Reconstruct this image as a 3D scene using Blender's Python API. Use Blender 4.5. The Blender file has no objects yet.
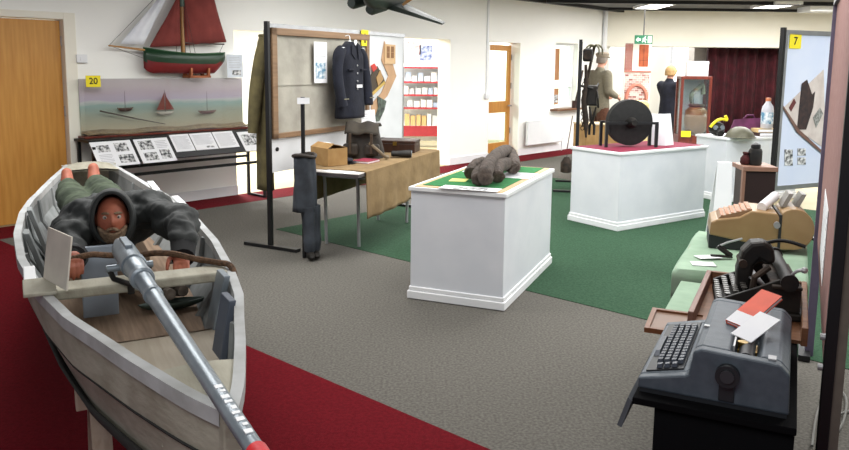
import bpy, bmesh, math, random
from mathutils import Vector, Matrix, Euler
R = math.radians
random.seed(7)
COL = bpy.context.scene.collection
SC = bpy.context.scene

# ------------------------------------------------------------------ camera model
F, PIT, ROLL, EYE = 760.0, R(8), R(.6), 1.6
PX, PY = 424.5, 65 + 760.0 * math.tan(R(8))
fw = Vector((0, math.cos(PIT), -math.sin(PIT))); up0 = Vector((0, math.sin(PIT), math.cos(PIT))); rt0 = Vector((1, 0, 0))
rt = rt0 * math.cos(ROLL) + up0 * math.sin(ROLL); up = up0 * math.cos(ROLL) - rt0 * math.sin(ROLL)
cam_pos = Vector((0, 0, EYE))
def ray(x, y): return fw + rt * ((x - PX) / F) - up * ((y - PY) / F)
def on_z(x, y, z=0.0):
    d = ray(x, y); return cam_pos + d * ((z - EYE) / d.z)
def on_y(x, y, Y):
    d = ray(x, y); return cam_pos + d * (Y / d.y)
def on_pl(x, y, p, n):
    d = ray(x, y); return cam_pos + d * ((Vector(p) - cam_pos).dot(n) / d.dot(n))
cd = bpy.data.cameras.new('camera'); cam = bpy.data.objects.new('camera', cd); COL.objects.link(cam)
cam.matrix_world = Matrix(((rt.x, up.x, -fw.x, 0), (rt.y, up.y, -fw.y, 0), (rt.z, up.z, -fw.z, EYE), (0, 0, 0, 1)))
cd.sensor_width = 36; cd.lens = 36 * F / 849; cd.shift_y = -(225 - PY) / 849; cd.clip_start = .05
SC.camera = cam

# ------------------------------------------------------------------ materials
def lin(c):
    def f(v):
        v /= 255.0
        return v / 12.92 if v <= .04045 else ((v + .055) / 1.055) ** 2.4
    return (f(c[0]), f(c[1]), f(c[2]), 1)
MATS = {}
def mat(name, c, rough=.6, metal=0.0, c2=None, scale=8.0, stretch=(1, 1, 1), bump=0.0, bscale=None, detail=3, spec=None, sheen=0, contrast=(.35, .65), emit=None, estr=0):
    if name in MATS: return MATS[name]
    m = bpy.data.materials.new(name); m.use_nodes = True; nt = m.node_tree; b = nt.nodes['Principled BSDF']
    b.inputs['Base Color'].default_value = lin(c); b.inputs['Roughness'].default_value = rough; b.inputs['Metallic'].default_value = metal
    if spec is not None: b.inputs['Specular IOR Level'].default_value = spec
    if sheen: b.inputs['Sheen Weight'].default_value = sheen
    if emit: b.inputs['Emission Color'].default_value = lin(emit); b.inputs['Emission Strength'].default_value = estr
    tc = nt.nodes.new('ShaderNodeTexCoord'); mp = nt.nodes.new('ShaderNodeMapping'); mp.inputs['Scale'].default_value = stretch
    nt.links.new(tc.outputs['Object'], mp.inputs['Vector'])
    nz = nt.nodes.new('ShaderNodeTexNoise'); nz.inputs['Scale'].default_value = scale; nz.inputs['Detail'].default_value = detail
    nt.links.new(mp.outputs['Vector'], nz.inputs['Vector'])
    if c2 is None: c2 = tuple(max(0, v * .93) for v in c)
    cr = nt.nodes.new('ShaderNodeValToRGB'); cr.color_ramp.elements[0].position = contrast[0]; cr.color_ramp.elements[1].position = contrast[1]
    cr.color_ramp.elements[0].color = lin(c); cr.color_ramp.elements[1].color = lin(c2)
    nt.links.new(nz.outputs['Fac'], cr.inputs['Fac']); nt.links.new(cr.outputs['Color'], b.inputs['Base Color'])
    if bump:
        n2 = nt.nodes.new('ShaderNodeTexNoise'); n2.inputs['Scale'].default_value = bscale or scale; n2.inputs['Detail'].default_value = 4
        nt.links.new(mp.outputs['Vector'], n2.inputs['Vector'])
        bp = nt.nodes.new('ShaderNodeBump'); bp.inputs['Strength'].default_value = bump; bp.inputs['Distance'].default_value = .01
        nt.links.new(n2.outputs['Fac'], bp.inputs['Height']); nt.links.new(bp.outputs['Normal'], b.inputs['Normal'])
    MATS[name] = m; return m
def emission(name, c, s):
    m = bpy.data.materials.new(name); m.use_nodes = True; nt = m.node_tree; b = nt.nodes['Principled BSDF']
    b.inputs['Base Color'].default_value = lin(c); b.inputs['Emission Color'].default_value = lin(c); b.inputs['Emission Strength'].default_value = s
    MATS[name] = m; return m
def glass(name, tint=(235, 245, 240), gl=.1):
    m = bpy.data.materials.new(name); m.use_nodes = True; nt = m.node_tree; nt.nodes.clear()
    o = nt.nodes.new('ShaderNodeOutputMaterial'); a = nt.nodes.new('ShaderNodeBsdfTransparent'); g = nt.nodes.new('ShaderNodeBsdfGlossy'); mx = nt.nodes.new('ShaderNodeMixShader')
    a.inputs['Color'].default_value = lin(tint); g.inputs['Roughness'].default_value = .05; mx.inputs['Fac'].default_value = gl
    nt.links.new(a.outputs[0], mx.inputs[1]); nt.links.new(g.outputs[0], mx.inputs[2]); nt.links.new(mx.outputs[0], o.inputs['Surface'])
    MATS[name] = m; return m
def seascape():
    m = bpy.data.materials.new('seascape_paint'); m.use_nodes = True; nt = m.node_tree; b = nt.nodes['Principled BSDF']; b.inputs['Roughness'].default_value = .7
    tc = nt.nodes.new('ShaderNodeTexCoord'); sp = nt.nodes.new('ShaderNodeSeparateXYZ'); nt.links.new(tc.outputs['Object'], sp.inputs[0])
    mp = nt.nodes.new('ShaderNodeMapping'); mp.inputs['Scale'].default_value = (1.2, 1, 6); nt.links.new(tc.outputs['Object'], mp.inputs[0])
    nz = nt.nodes.new('ShaderNodeTexNoise'); nz.inputs['Scale'].default_value = 3; nz.inputs['Detail'].default_value = 6; nt.links.new(mp.outputs[0], nz.inputs['Vector'])
    mr = nt.nodes.new('ShaderNodeMapRange'); mr.inputs['From Min'].default_value = 0; mr.inputs['From Max'].default_value = .58; nt.links.new(sp.outputs['Z'], mr.inputs['Value'])
    ad = nt.nodes.new('ShaderNodeMath'); ad.operation = 'MULTIPLY_ADD'; ad.inputs[1].default_value = .14; nt.links.new(nz.outputs['Fac'], ad.inputs[0]); nt.links.new(mr.outputs[0], ad.inputs[2])
    cr = nt.nodes.new('ShaderNodeValToRGB'); nt.links.new(ad.outputs[0], cr.inputs['Fac'])
    e = cr.color_ramp.elements; e[0].position = 0.05; e[0].color = lin((176, 154, 128)); e[1].position = 1; e[1].color = lin((206, 190, 196))
    for p, c in ((.2, (180, 168, 146)), (.42, (166, 166, 150)), (.54, (154, 168, 160)), (.62, (150, 172, 170)), (.68, (196, 194, 196)), (.72, (190, 174, 196)), (.85, (196, 176, 190))):
        k = e.new(p); k.color = lin(c)
    nt.links.new(cr.outputs['Color'], b.inputs['Base Color']); return m
def brickwork(name, a=(150, 62, 48), c=(200, 190, 176), s=9):
    m = bpy.data.materials.new(name); m.use_nodes = True; nt = m.node_tree; b = nt.nodes['Principled BSDF']
    tc = nt.nodes.new('ShaderNodeTexCoord'); mp = nt.nodes.new('ShaderNodeMapping'); mp.inputs['Rotation'].default_value = (R(90), 0, 0); br = nt.nodes.new('ShaderNodeTexBrick')
    br.inputs['Color1'].default_value = lin(a); br.inputs['Color2'].default_value = lin((128, 48, 40)); br.inputs['Mortar'].default_value = lin(c); br.inputs['Scale'].default_value = s
    nt.links.new(tc.outputs['Object'], mp.inputs[0]); nt.links.new(mp.outputs[0], br.inputs['Vector']); nt.links.new(br.outputs['Color'], b.inputs['Base Color']); return m
def wood(name, c, c2, axis='z', rough=.45, scale=3.0, bump=.05):
    st = {'x': (1, 14, 14), 'y': (14, 1, 14), 'z': (14, 14, 1)}[axis]
    return mat(name, c, rough, 0, c2, scale, st, bump, detail=5, contrast=(.3, .7))

wall_m = mat('wall_paint', (248, 247, 242), .75, c2=(246, 245, 240), scale=2, bump=.03, bscale=60)
cream_m = mat('cream_paint', (240, 236, 222), .75, c2=(238, 233, 218), scale=2)
white_m = mat('white_gloss_paint', (236, 237, 238), .45, c2=(228, 230, 232), scale=3)
plinth_m = mat('plinth_paint', (222, 225, 230), .5, c2=(214, 218, 224), scale=4, bump=.03, bscale=40)
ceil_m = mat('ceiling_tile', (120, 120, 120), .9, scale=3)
grey_carpet = mat('grey_carpet', (110, 107, 101), .95, c2=(88, 85, 80), scale=70, spec=.08, bump=.4, bscale=300, detail=6)
red_carpet = mat('red_carpet', (104, 17, 27), .95, c2=(88, 11, 20), scale=60, spec=.08, bump=.4, bscale=300, detail=6)
green_carpet = mat('green_carpet', (60, 88, 67), .95, c2=(46, 71, 53), scale=60, spec=.08, bump=.4, bscale=300, detail=6)
vinyl_m = mat('beige_vinyl', (168, 156, 122), .6, c2=(162, 150, 116), scale=4)
oak_m = wood('oak_veneer', (206, 150, 70), (188, 128, 52), 'z', .45, 2.2)
oakf_m = wood('oak_frame', (196, 138, 62), (176, 116, 46), 'z', .4)
black_m = mat('black_metal', (24, 24, 26), .45, .2, scale=10)
blackcloth_m = mat('black_cloth', (9, 9, 11), .95, scale=20, bump=.2, spec=.1)
darkwood_m = wood('dark_wood', (62, 34, 22), (40, 22, 14), 'z', .4)
redwood_m = wood('mahogany', (112, 44, 26), (84, 28, 18), 'z', .35)
midwood_m = wood('brown_wood', (128, 88, 60), (98, 64, 42), 'x', .5)
framew_m = wood('frame_wood', (142, 112, 82), (118, 90, 64), 'x', .55)
canvas_m = mat('grey_canvas', (178, 174, 162), .95, c2=(146, 142, 132), scale=3.2, bump=.5, bscale=9, detail=4)
board_m = mat('white_board', (226, 228, 230), .6, scale=2)
alu_m = mat('aluminium', (176, 178, 182), .35, .8, scale=10)
steel_m = mat('steel_tube', (168, 168, 170), .35, .35, scale=10)
paper_m = mat('paper', (240, 240, 242), .8, c2=(234, 234, 238), scale=5)
photo_m = mat('photo_print', (225, 225, 225), .6, c2=(50, 52, 55), scale=28, detail=5, contrast=(.4, .6))
photoc_m = mat('photo_blue', (226, 232, 236), .6, c2=(74, 128, 160), scale=22, detail=5, contrast=(.4, .62))
ink_m = mat('grey_ink', (196, 196, 200), .8, scale=9)
dark_ink = mat('black_ink', (28, 28, 24), .8, scale=9)
yellow_m = mat('yellow_card', (244, 226, 40), .7, c2=(238, 218, 34), scale=6)
brass_m = mat('brass', (170, 140, 70), .3, .9)
olive_m = mat('olive_cloth', (104, 95, 62), .95, c2=(80, 73, 48), scale=9, bump=.5, bscale=20)
navy_m = mat('navy_wool', (26, 29, 42), .95, c2=(18, 20, 31), scale=10, bump=.3, bscale=30)
tan_cloth = mat('tan_cloth', (138, 114, 78), .95, c2=(120, 97, 64), scale=7, bump=.4, bscale=26, detail=5)
gcloth_m = mat('pale_green_cloth', (160, 186, 162), .95, c2=(142, 168, 144), scale=6, bump=.4, bscale=14)
felt_m = mat('green_felt', (34, 122, 62), .95, c2=(28, 108, 52), scale=40)
magenta_m = mat('magenta_cloth', (128, 18, 52), .9, c2=(112, 14, 48), scale=8)
curtain_m = mat('maroon_curtain', (70, 10, 22), .9, c2=(48, 6, 14), scale=6)
root_m = mat('rope_fibre', (86, 75, 67), .9, c2=(58, 49, 43), scale=26, bump=.8, bscale=70, detail=6)
iron_m = mat('black_iron', (30, 30, 30), .55, .5, c2=(44, 40, 36), scale=14, bump=.3)
rust_m = mat('rusty_iron', (70, 56, 46), .7, .4, c2=(40, 34, 30), scale=18, bump=.4)
punt_m = mat('weathered_white_paint', (172, 168, 152), .8, c2=(144, 138, 121), scale=5, stretch=(3, 1, 3), bump=.25, bscale=18, detail=7, contrast=(.42, .75))
puntin_m = mat('weathered_grey_paint', (142, 146, 146), .8, c2=(104, 108, 108), scale=6, bump=.25, bscale=18, detail=6, contrast=(.4, .75))
puntfl_m = wood('bare_planks', (150, 126, 104), (112, 90, 70), 'y', .8, 3, .2)
plyfl_m = wood('pale_plywood', (176, 166, 150), (154, 142, 124), 'y', .8, 2.5, .1)
tar_m = mat('tarred_bottom', (38, 38, 36), .8, scale=20, bump=.4)
pine_m = wood('pale_pine', (182, 164, 146), (160, 140, 122), 'z', .7)
gun_m = mat('grey_gun_paint', (140, 150, 158), .35, .35, c2=(120, 130, 138), scale=9, bump=.1, bscale=40)
gunred_m = mat('red_muzzle_paint', (206, 36, 44), .5, c2=(190, 28, 38), scale=30)
rope_m = mat('brown_rope', (108, 80, 58), .95, c2=(74, 54, 38), scale=60, bump=.8, bscale=120)
coat_m = mat('dark_oilskin', (54, 57, 56), .75, c2=(35, 38, 38), scale=7, bump=.9, bscale=9, detail=5)
cuff_m = mat('black_cuff', (20, 20, 22), .9, scale=12)
trous_m = mat('green_moleskin', (68, 79, 60), .95, c2=(48, 57, 43), scale=8, bump=.5, bscale=18)
skin_m = mat('weathered_skin', (176, 104, 78), .6, c2=(150, 80, 60), scale=16, detail=4)
skin2_m = mat('pale_skin', (206, 156, 132), .6, c2=(196, 140, 118), scale=14)
beard_m = mat('grey_beard', (150, 128, 104), .95, c2=(112, 88, 68), scale=50, bump=.8, bscale=90)
tweed_m = mat('grey_tweed', (122, 115, 98), .95, c2=(100, 95, 80), scale=60, bump=.3, detail=5)
browncord = mat('brown_cord', (92, 58, 40), .95, c2=(74, 44, 30), scale=40)
blond_m = mat('blond_hair', (190, 160, 112), .8, c2=(166, 126, 78), scale=40, stretch=(4, 4, 1), bump=.5)
tw_m = mat('typewriter_blue_grey', (78, 87, 96), .5, .1, c2=(68, 77, 86), scale=30, bump=.06, bscale=250)
twdark_m = mat('typewriter_dark', (30, 32, 36), .5, scale=20)
key_m = mat('grey_keycap', (62, 68, 80), .45, scale=30)
add_m = mat('tan_enamel', (162, 132, 92), .4, c2=(150, 119, 80), scale=8)
addkey_m = mat('salmon_keycap', (196, 140, 108), .5, scale=20)
mauve_m = mat('mauve_board', (158, 118, 112), .9, c2=(146, 106, 100), scale=30)
purple_m = mat('purple_grey_edge', (92, 84, 104), .8, scale=20)
bluew_m = mat('pale_blue_board', (214, 222, 240), .7, c2=(206, 216, 238), scale=3)
orange_m = mat('orange_red_cover', (226, 88, 58), .6, scale=10)
redbook_m = mat('maroon_cover', (140, 40, 62), .6, scale=10)
leather_m = mat('brown_leather', (50, 42, 33), .7, c2=(34, 28, 23), scale=12, bump=.5, bscale=30)
card_m = mat('cardboard', (164, 130, 82), .9, c2=(148, 114, 68), scale=10)
gl_m = glass('clear_glass'); glc_m = glass('case_glass', (250, 252, 251), .035)
sail_m = mat('red_sailcloth', (136, 62, 56), .95, c2=(120, 52, 48), scale=6, bump=.3, bscale=8)
wsail_m = mat('white_sailcloth', (244, 245, 250), .9, c2=(224, 227, 235), scale=5, bump=.3, bscale=8)
hullg_m = mat('dark_green_hull', (24, 58, 34), .35, scale=10); hullr_m = mat('red_hull', (122, 30, 32), .4, scale=10)
varn_m = wood('varnished_pine', (184, 140, 84), (160, 112, 60), 'z', .4)
shelfred_m = mat('red_shelf_edge', (150, 34, 44), .6, scale=10)
lamp_m = emission('lamp_diffuser', (255, 252, 244), 9.0)
sky_m = emission('daylight_outside', (255, 255, 255), 2.2)
exitg_m = mat('exit_green', (14, 104, 68), .6, emit=(30, 140, 96), estr=.08); exitw_m = mat('exit_white', (235, 250, 242), .5, emit=(235, 250, 242), estr=.4)
paleblue_m = mat('pale_blue_paint', (196, 208, 220), .7, scale=3)
plum_m = mat('plum_cloth', (104, 44, 84), .8, c2=(78, 30, 62), scale=8, bump=.4)
helmet_m = mat('olive_steel', (86, 84, 66), .5, .2, scale=12)

# ------------------------------------------------------------------ mesh builder
class MB:
    def __init__(s): s.v = []; s.f = []; s.mi = []
    def add(s, vs, fs, m=0):
        o = len(s.v); s.v += [tuple(v) for v in vs]; s.f += [tuple(i + o for i in f) for f in fs]; s.mi += [m] * len(fs); return s
    def hexa(s, p, m=0):  # bottom 4 ccw, top 4
        return s.add(p, [(3, 2, 1, 0), (4, 5, 6, 7), (0, 1, 5, 4), (1, 2, 6, 5), (2, 3, 7, 6), (3, 0, 4, 7)], m)
    def box(s, x0, x1, y0, y1, z0, z1, m=0, M=None):
        p = [Vector(q) for q in ((x0, y0, z0), (x1, y0, z0), (x1, y1, z0), (x0, y1, z0), (x0, y0, z1), (x1, y0, z1), (x1, y1, z1), (x0, y1, z1))]
        if M: p = [M @ q for q in p]
        return s.hexa(p, m)
    def tube(s, pts, r, n=10, m=0, caps=True, closed=False, flat=1.0):
        pts = [Vector(p) for p in pts]; k = len(pts); rs = r if isinstance(r, (list, tuple)) else [r] * k
        vs = []; ref = None
        for i, p in enumerate(pts):
            if closed: t = pts[(i + 1) % k] - pts[i - 1]
            else: t = pts[min(i + 1, k - 1)] - pts[max(i - 1, 0)]
            t.normalize()
            if ref is None: ref = Vector((0, 0, 1)) if abs(t.z) < .9 else Vector((1, 0, 0))
            a = (ref - t * ref.dot(t)).normalized(); ref = a; b = t.cross(a)
            for j in range(n):
                q = 2 * math.pi * j / n; vs.append(p + (a * math.cos(q) * flat + b * math.sin(q)) * rs[i])
        fs = []
        for i in range(k if closed else k - 1):
            for j in range(n):
                i2 = (i + 1) % k; fs.append((i * n + j, i * n + (j + 1) % n, i2 * n + (j + 1) % n, i2 * n + j))
        if caps and not closed: fs += [tuple(range(n - 1, -1, -1)), tuple((k - 1) * n + j for j in range(n))]
        return s.add(vs, fs, m)
    def cyl(s, p0, p1, r0, r1=None, n=16, m=0): return s.tube([p0, p1], [r0, r0 if r1 is None else r1], n, m)
    def lathe(s, prof, c=(0, 0, 0), n=20, m=0, M=None, sy=1.0):
        vs = []; fs = []; k = len(prof); c = Vector(c)
        for r, z in prof:
            for j in range(n):
                q = 2 * math.pi * j / n; p = Vector((r * math.cos(q), r * sy * math.sin(q), z))
                vs.append((M @ p if M else p) + c)
        for i in range(k - 1):
            for j in range(n): fs.append((i * n + j, i * n + (j + 1) % n, (i + 1) * n + (j + 1) % n, (i + 1) * n + j))
        fs += [tuple(range(n - 1, -1, -1)), tuple((k - 1) * n + j for j in range(n))]
        return s.add(vs, fs, m)
    def prism(s, poly, a, b, mp, m=0):  # poly of (u,v); mp(u,v,w)->xyz ; extruded w=a..b
        n = len(poly); vs = [mp(u, v, a) for u, v in poly] + [mp(u, v, b) for u, v in poly]
        fs = [tuple(range(n - 1, -1, -1)), tuple(range(n, 2 * n))] + [(i, (i + 1) % n, n + (i + 1) % n, n + i) for i in range(n)]
        return s.add(vs, fs, m)
    def px(s, poly, y0, y1, m=0): return s.prism(poly, y0, y1, lambda u, v, w: (u, w, v), m)
    def pz(s, poly, z0, z1, m=0): return s.prism(poly, z0, z1, lambda u, v, w: (u, v, w), m)
    def pyz(s, poly, x0, x1, m=0): return s.prism(poly, x0, x1, lambda u, v, w: (w, u, v), m)
    def grid(s, fn, nu, nv, m=0, closeu=False):
        vs = [fn(i / (nu if closeu else nu - 1), j / (nv - 1)) for j in range(nv) for i in range(nu)]
        fs = [(j * nu + i, j * nu + (i + 1) % nu, (j + 1) * nu + (i + 1) % nu, (j + 1) * nu + i) for j in range(nv - 1) for i in range(nu if closeu else nu - 1)]
        return s.add(vs, fs, m)
    def ball(s, c, r, n=14, m=0, M=None):
        r = r if isinstance(r, (list, tuple)) else (r, r, r); c = Vector(c); vs = []; fs = []; h = n // 2 + 1
        for i in range(h):
            a = math.pi * i / (h - 1) - math.pi / 2; a = max(min(a, 1.5), -1.5)
            for j in range(n):
                b = 2 * math.pi * j / n; p = Vector((r[0] * math.cos(a) * math.cos(b), r[1] * math.cos(a) * math.sin(b), r[2] * math.sin(a)))
                vs.append((M @ p if M else p) + c)
        for i in range(h - 1):
            for j in range(n): fs.append((i * n + j, i * n + (j + 1) % n, (i + 1) * n + (j + 1) % n, (i + 1) * n + j))
        fs += [tuple(range(n - 1, -1, -1)), tuple((h - 1) * n + j for j in range(n))]
        return s.add(vs, fs, m)
    def build(s, name, mats, parent=None, smooth=30, bevel=0, solid=0, sub=0, loc=None, rot=None):
        me = bpy.data.meshes.new(name); me.from_pydata(s.v, [], s.f)
        mats = mats if isinstance(mats, (list, tuple)) else [mats]
        for q in mats: me.materials.append(q)
        me.polygons.foreach_set('material_index', s.mi)
        bm = bmesh.new(); bm.from_mesh(me); bmesh.ops.recalc_face_normals(bm, faces=bm.faces); bm.to_mesh(me); bm.free()
        if smooth:
            me.polygons.foreach_set('use_smooth', [True] * len(me.polygons)); me.set_sharp_from_angle(angle=R(smooth))
        o = bpy.data.objects.new(name, me); COL.objects.link(o)
        if parent: o.parent = parent
        if loc is not None: o.location = loc
        if rot is not None: o.rotation_euler = rot
        if solid: q = o.modifiers.new('s', 'SOLIDIFY'); q.thickness = solid; q.offset = 0
        if bevel: q = o.modifiers.new('b', 'BEVEL'); q.width = bevel; q.segments = 2; q.limit_method = 'ANGLE'; q.angle_limit = R(40)
        if sub: q = o.modifiers.new('u', 'SUBSURF'); q.levels = sub; q.render_levels = sub
        return o
def tag(o, label, cat, group=None, kind=None):
    o['label'] = label; o['category'] = cat
    if group: o['group'] = group
    if kind: o['kind'] = kind
    return o
def thing(name, label, cat, loc=(0, 0, 0), rz=0.0, group=None):
    o = bpy.data.objects.new(name, None); COL.objects.link(o); o.empty_display_size = .1
    o.location = loc; o.rotation_euler = (0, 0, rz); return tag(o, label, cat, group)
def struct(o): o['kind'] = 'structure'; return o
def dup(o, loc=None, rz=None, label=None, parent=None):
    c = o.copy(); COL.objects.link(c)
    if parent: c.parent = parent
    if loc is not None: c.location = loc
    if rz is not None: c.rotation_euler = (c.rotation_euler.x, c.rotation_euler.y, rz)
    if label: c['label'] = label
    for ch in [q for q in COL.objects if q.parent == o]: dup(ch, parent=c)
    return c
def text(s, size, m, parent, loc, rot=(R(90), 0, 0), name='numeral', ext=.0006):
    cu = bpy.data.curves.new('t', 'FONT'); cu.body = s; cu.size = size; cu.align_x = 'CENTER'; cu.align_y = 'CENTER'; cu.extrude = ext; cu.offset = size * .012
    t = bpy.data.objects.new('t', cu); COL.objects.link(t); bpy.context.view_layer.update()
    me = bpy.data.meshes.new_from_object(t.evaluated_get(bpy.context.evaluated_depsgraph_get())); bpy.data.objects.remove(t)
    me.materials.clear(); me.materials.append(m); o = bpy.data.objects.new(name, me); COL.objects.link(o); o.parent = parent; o.location = loc; o.rotation_euler = rot; return o
def sheet(name, label, cat, w, h, cells, loc, rot, group=None, base=None, th=.004, extra=None):
    # a printed sheet in its own XZ plane, front facing -y, origin at bottom centre; cells are (x0,z0,x1,z1,material) in 0..1
    mats = [base or paper_m]; b = MB(); b.box(-w / 2, w / 2, 0, th, 0, h)
    for x0, z0, x1, z1, m in cells:
        if m not in mats: mats.append(m)
        b.box((x0 - .5) * w, (x1 - .5) * w, -.0012, 0.0005, z0 * h, z1 * h, mats.index(m))
    o = b.build(name, mats, None, 0); o.location = loc; o.rotation_euler = rot
    return tag(o, label, cat, group)
def lines(x0, x1, z0, z1, n): return [(x0, z0 + (z1 - z0) * (i + .3) / n, x1 - (.12 * (x1 - x0) if i % 3 == 0 else 0), z0 + (z1 - z0) * (i + .6) / n, ink_m) for i in range(n)]
def number_card(s, label, w, h, loc, rz):
    o = sheet('number_card', label, 'number card', w, h, [], loc, (0, 0, rz), base=yellow_m); text(s, h * .78, dark_ink, o, (0, -.0015, h / 2)); return o

# ------------------------------------------------------------------ room shell
A = Vector((-3.60, 7.74, 0)); U = Vector((.67, .742, 0)).normalized(); N = Vector((U.y, -U.x, 0)); WA = math.atan2(U.y, U.x)
def W(t, d, z=0.0): return A + U * t + N * d + Vector((0, 0, z))
def wpix(x, y, d=0.0):
    p = on_pl(x, y, A + N * d, N); return (p - A).dot(U), p.z
ZC = 2.76
def wallbox(b, t0, t1, z0, z1, d0=-.25, d1=0.0, m=0):
    p = [W(t0, d0), W(t1, d0), W(t1, d1), W(t0, d1)]
    b.hexa([q + Vector((0, 0, z0)) for q in p] + [q + Vector((0, 0, z1)) for q in p], m)
b = MB()
for t0, t1, z0, z1 in ((-5, -1.03, 0, ZC), (-1.03, -.02, 2.03, ZC), (-.02, 1.95, 0, ZC), (1.95, 3.3, 1.99, ZC), (3.3, 4.2, 0, ZC), (4.2, 5.95, 2.0, ZC), (5.95, 6.98, 0, ZC), (6.98, 7.86, 2.0, ZC), (7.86, 9.0, 0, ZC), (9.0, 9.8, 0, .8), (9.0, 9.8, 2.04, ZC), (9.8, 11.05, 0, ZC)): wallbox(b, t0, t1, z0, z1)
struct(b.build('wall_left', wall_m, None, 0))
b = MB()
for t0, t1 in ((.09, 1.95), (3.3, 4.2), (5.95, 6.98), (7.86, 11.0)): wallbox(b, t0, t1, .004, .12, 0, .018)
struct(b.build('baseboard_left', white_m, None, 0))
floor = MB().box(-9, 10, -4, 20, -.12, 0).build('floor', grey_carpet, None, 0); struct(floor)
D2 = Vector((.745, -.667, 0)).normalized(); D1 = Vector((.667, .745, 0))
def slab(name, poly, m, z=.004):
    b = MB(); b.pz([(p[0], p[1]) for p in poly], -.02, z); return struct(b.build(name, m, None, 0))
E0 = Vector((-1.02, 4.17, 0))
slab('floor_red', [E0 - D2 * 6, E0 + D2 * 6, E0 + D2 * 6 - D1 * 8, E0 - D2 * 6 - D1 * 8], red_carpet)
slab('floor_red_strip', [W(-2.2, .0), W(11, .0), W(11, .52), W(-2.2, .52)], red_carpet, .003)
G0 = Vector((-1.44, 7.25, 0))
slab('floor_green', [G0, G0 + D2 * 9, G0 + D2 * 9 + D1 * 4.9, G0 + D1 * 4.9], green_carpet)
slab('floor_vinyl', [G0 + D1 * 4.9 + D2 * 1.9, G0 + D1 * 4.9 + D2 * 9, G0 + D1 * 14 + D2 * 9, G0 + D1 * 14 + D2 * 1.9], vinyl_m)
slab('floor_hall', [W(-4, -.0), W(11, -.0), W(11, -6.5), W(-4, -6.5)], vinyl_m, .002)
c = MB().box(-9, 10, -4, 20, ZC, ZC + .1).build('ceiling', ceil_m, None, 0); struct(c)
# rear walls
struct(MB().box(-9, 3.6, 16.4, 16.6, 0, ZC).build('wall_rear', wall_m, None, 0))
struct(MB().box(3.3, 10, 18.4, 18.6, 0, ZC).build('wall_back', cream_m, None, 0))
struct(MB().box(9.4, 9.6, -4, 18.4, 0, ZC).build('wall_right', wall_m, None, 0))
struct(MB().box(3.66, 9.4, 15.75, 16.05, 2.02, ZC).build('trim_1', cream_m, None, 0, .01))
b = MB(); b.box(3.42, 3.66, 15.9, 18.4, 0, ZC); struct(b.build('wall_stage', paleblue_m, None, 0))
b = MB(); b.cyl(W(10.74, .05, 0), W(10.74, .05, ZC), .05, n=14); struct(b.build('trim_2', white_m, None, 40))
# door, its frame
dr = MB().box(-1.0, -.1, -.0, .045, .008, 2.0).build('door_1', oak_m, None, 0, .004, loc=W(.05, -.05), rot=(0, 0, WA)); struct(dr)
for z in (.25, 1.05, 1.75): MB().box(-.102, -.088, -.006, .02, z, z + .1).build('hinge', steel_m, dr, 0)
b = MB(); b.cyl((-.93, -.05, 1.0), (-.93, 0, 1.0), .012); b.cyl((-.93, -.05, 1.0), (-.8, -.05, 1.0), .011); b.box(-.955, -.905, -.008, 0, .95, 1.06); b.build('handle', steel_m, dr)
b = MB(); b.box(-1.09, -1.01, -.02, .18, 0, 2.08); b.box(-.09, .03, -.02, .18, 0, 2.08); b.box(-1.01, -.09, -.02, .18, 2.012, 2.08)
struct(b.build('trim_3', cream_m, None, 0, .006, loc=W(.05, 0), rot=(0, 0, WA)))
# far half glazed door
d2 = MB()
d2.box(7.0, 7.1, .18, .225, .01, 1.96); d2.box(7.76, 7.84, .18, .225, .01, 1.96); d2.box(7.1, 7.76, .18, .225, 1.86, 1.96); d2.box(7.1, 7.76, .18, .225, .78, .98); d2.box(7.1, 7.76, .18, .225, .01, .25)
d2 = d2.build('door_2', oakf_m, None, 0, loc=W(0, 0), rot=(0, 0, WA)); struct(d2)
MB().box(7.1, 7.76, .198, .204, .25, .78).box(7.1, 7.76, .198, .204, .98, 1.86).build('pane', gl_m, d2, 0)
b = MB(); b.cyl((7.8, .12, .9), (7.8, .18, .9), .012); b.cyl((7.8, .12, .9), (7.7, .12, .9), .012); b.build('handle', steel_m, d2)
for z in (.4, 1.2, 1.7): MB().box(7.835, 7.85, .165, .19, z, z + .1).build('hinge', steel_m, d2, 0)
# hatch window
w1 = MB(); w1.box(9.0, 9.05, .1, .16, .8, 2.04); w1.box(9.75, 9.8, .1, .16, .8, 2.04); w1.box(9.05, 9.75, .1, .16, 1.99, 2.04); w1.box(9.05, 9.75, .1, .16, .8, .85); w1.box(9.05, 9.75, .1, .16, 1.2, 1.26)
w1 = w1.build('window_1', white_m, None, 0, loc=W(0, 0), rot=(0, 0, WA)); struct(w1)
MB().box(9.05, 9.75, .125, .131, .85, 1.2).box(9.05, 9.75, .125, .131, 1.26, 1.99).build('pane', gl_m, w1, 0)
MB().box(8.88, 9.86, -.16, .12, .77, .805).build('sill', midwood_m, w1, 0, .006)
sheet('notice_sheet', 'tall brown notice on the hatch window pane', 'notice', .22, .6, [], W(9.2, -.1, 1.34), (0, 0, WA), base=mat('brown_notice', (170, 120, 80), .8))
sheet('picture_print', 'small dark brown print low in the hatch window', 'print', .22, .3, [(.1, .1, .9, .6, photo_m)], W(9.2, -.1, .88), (0, 0, WA), base=mat('brown_notice', (170, 120, 80)))
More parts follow.
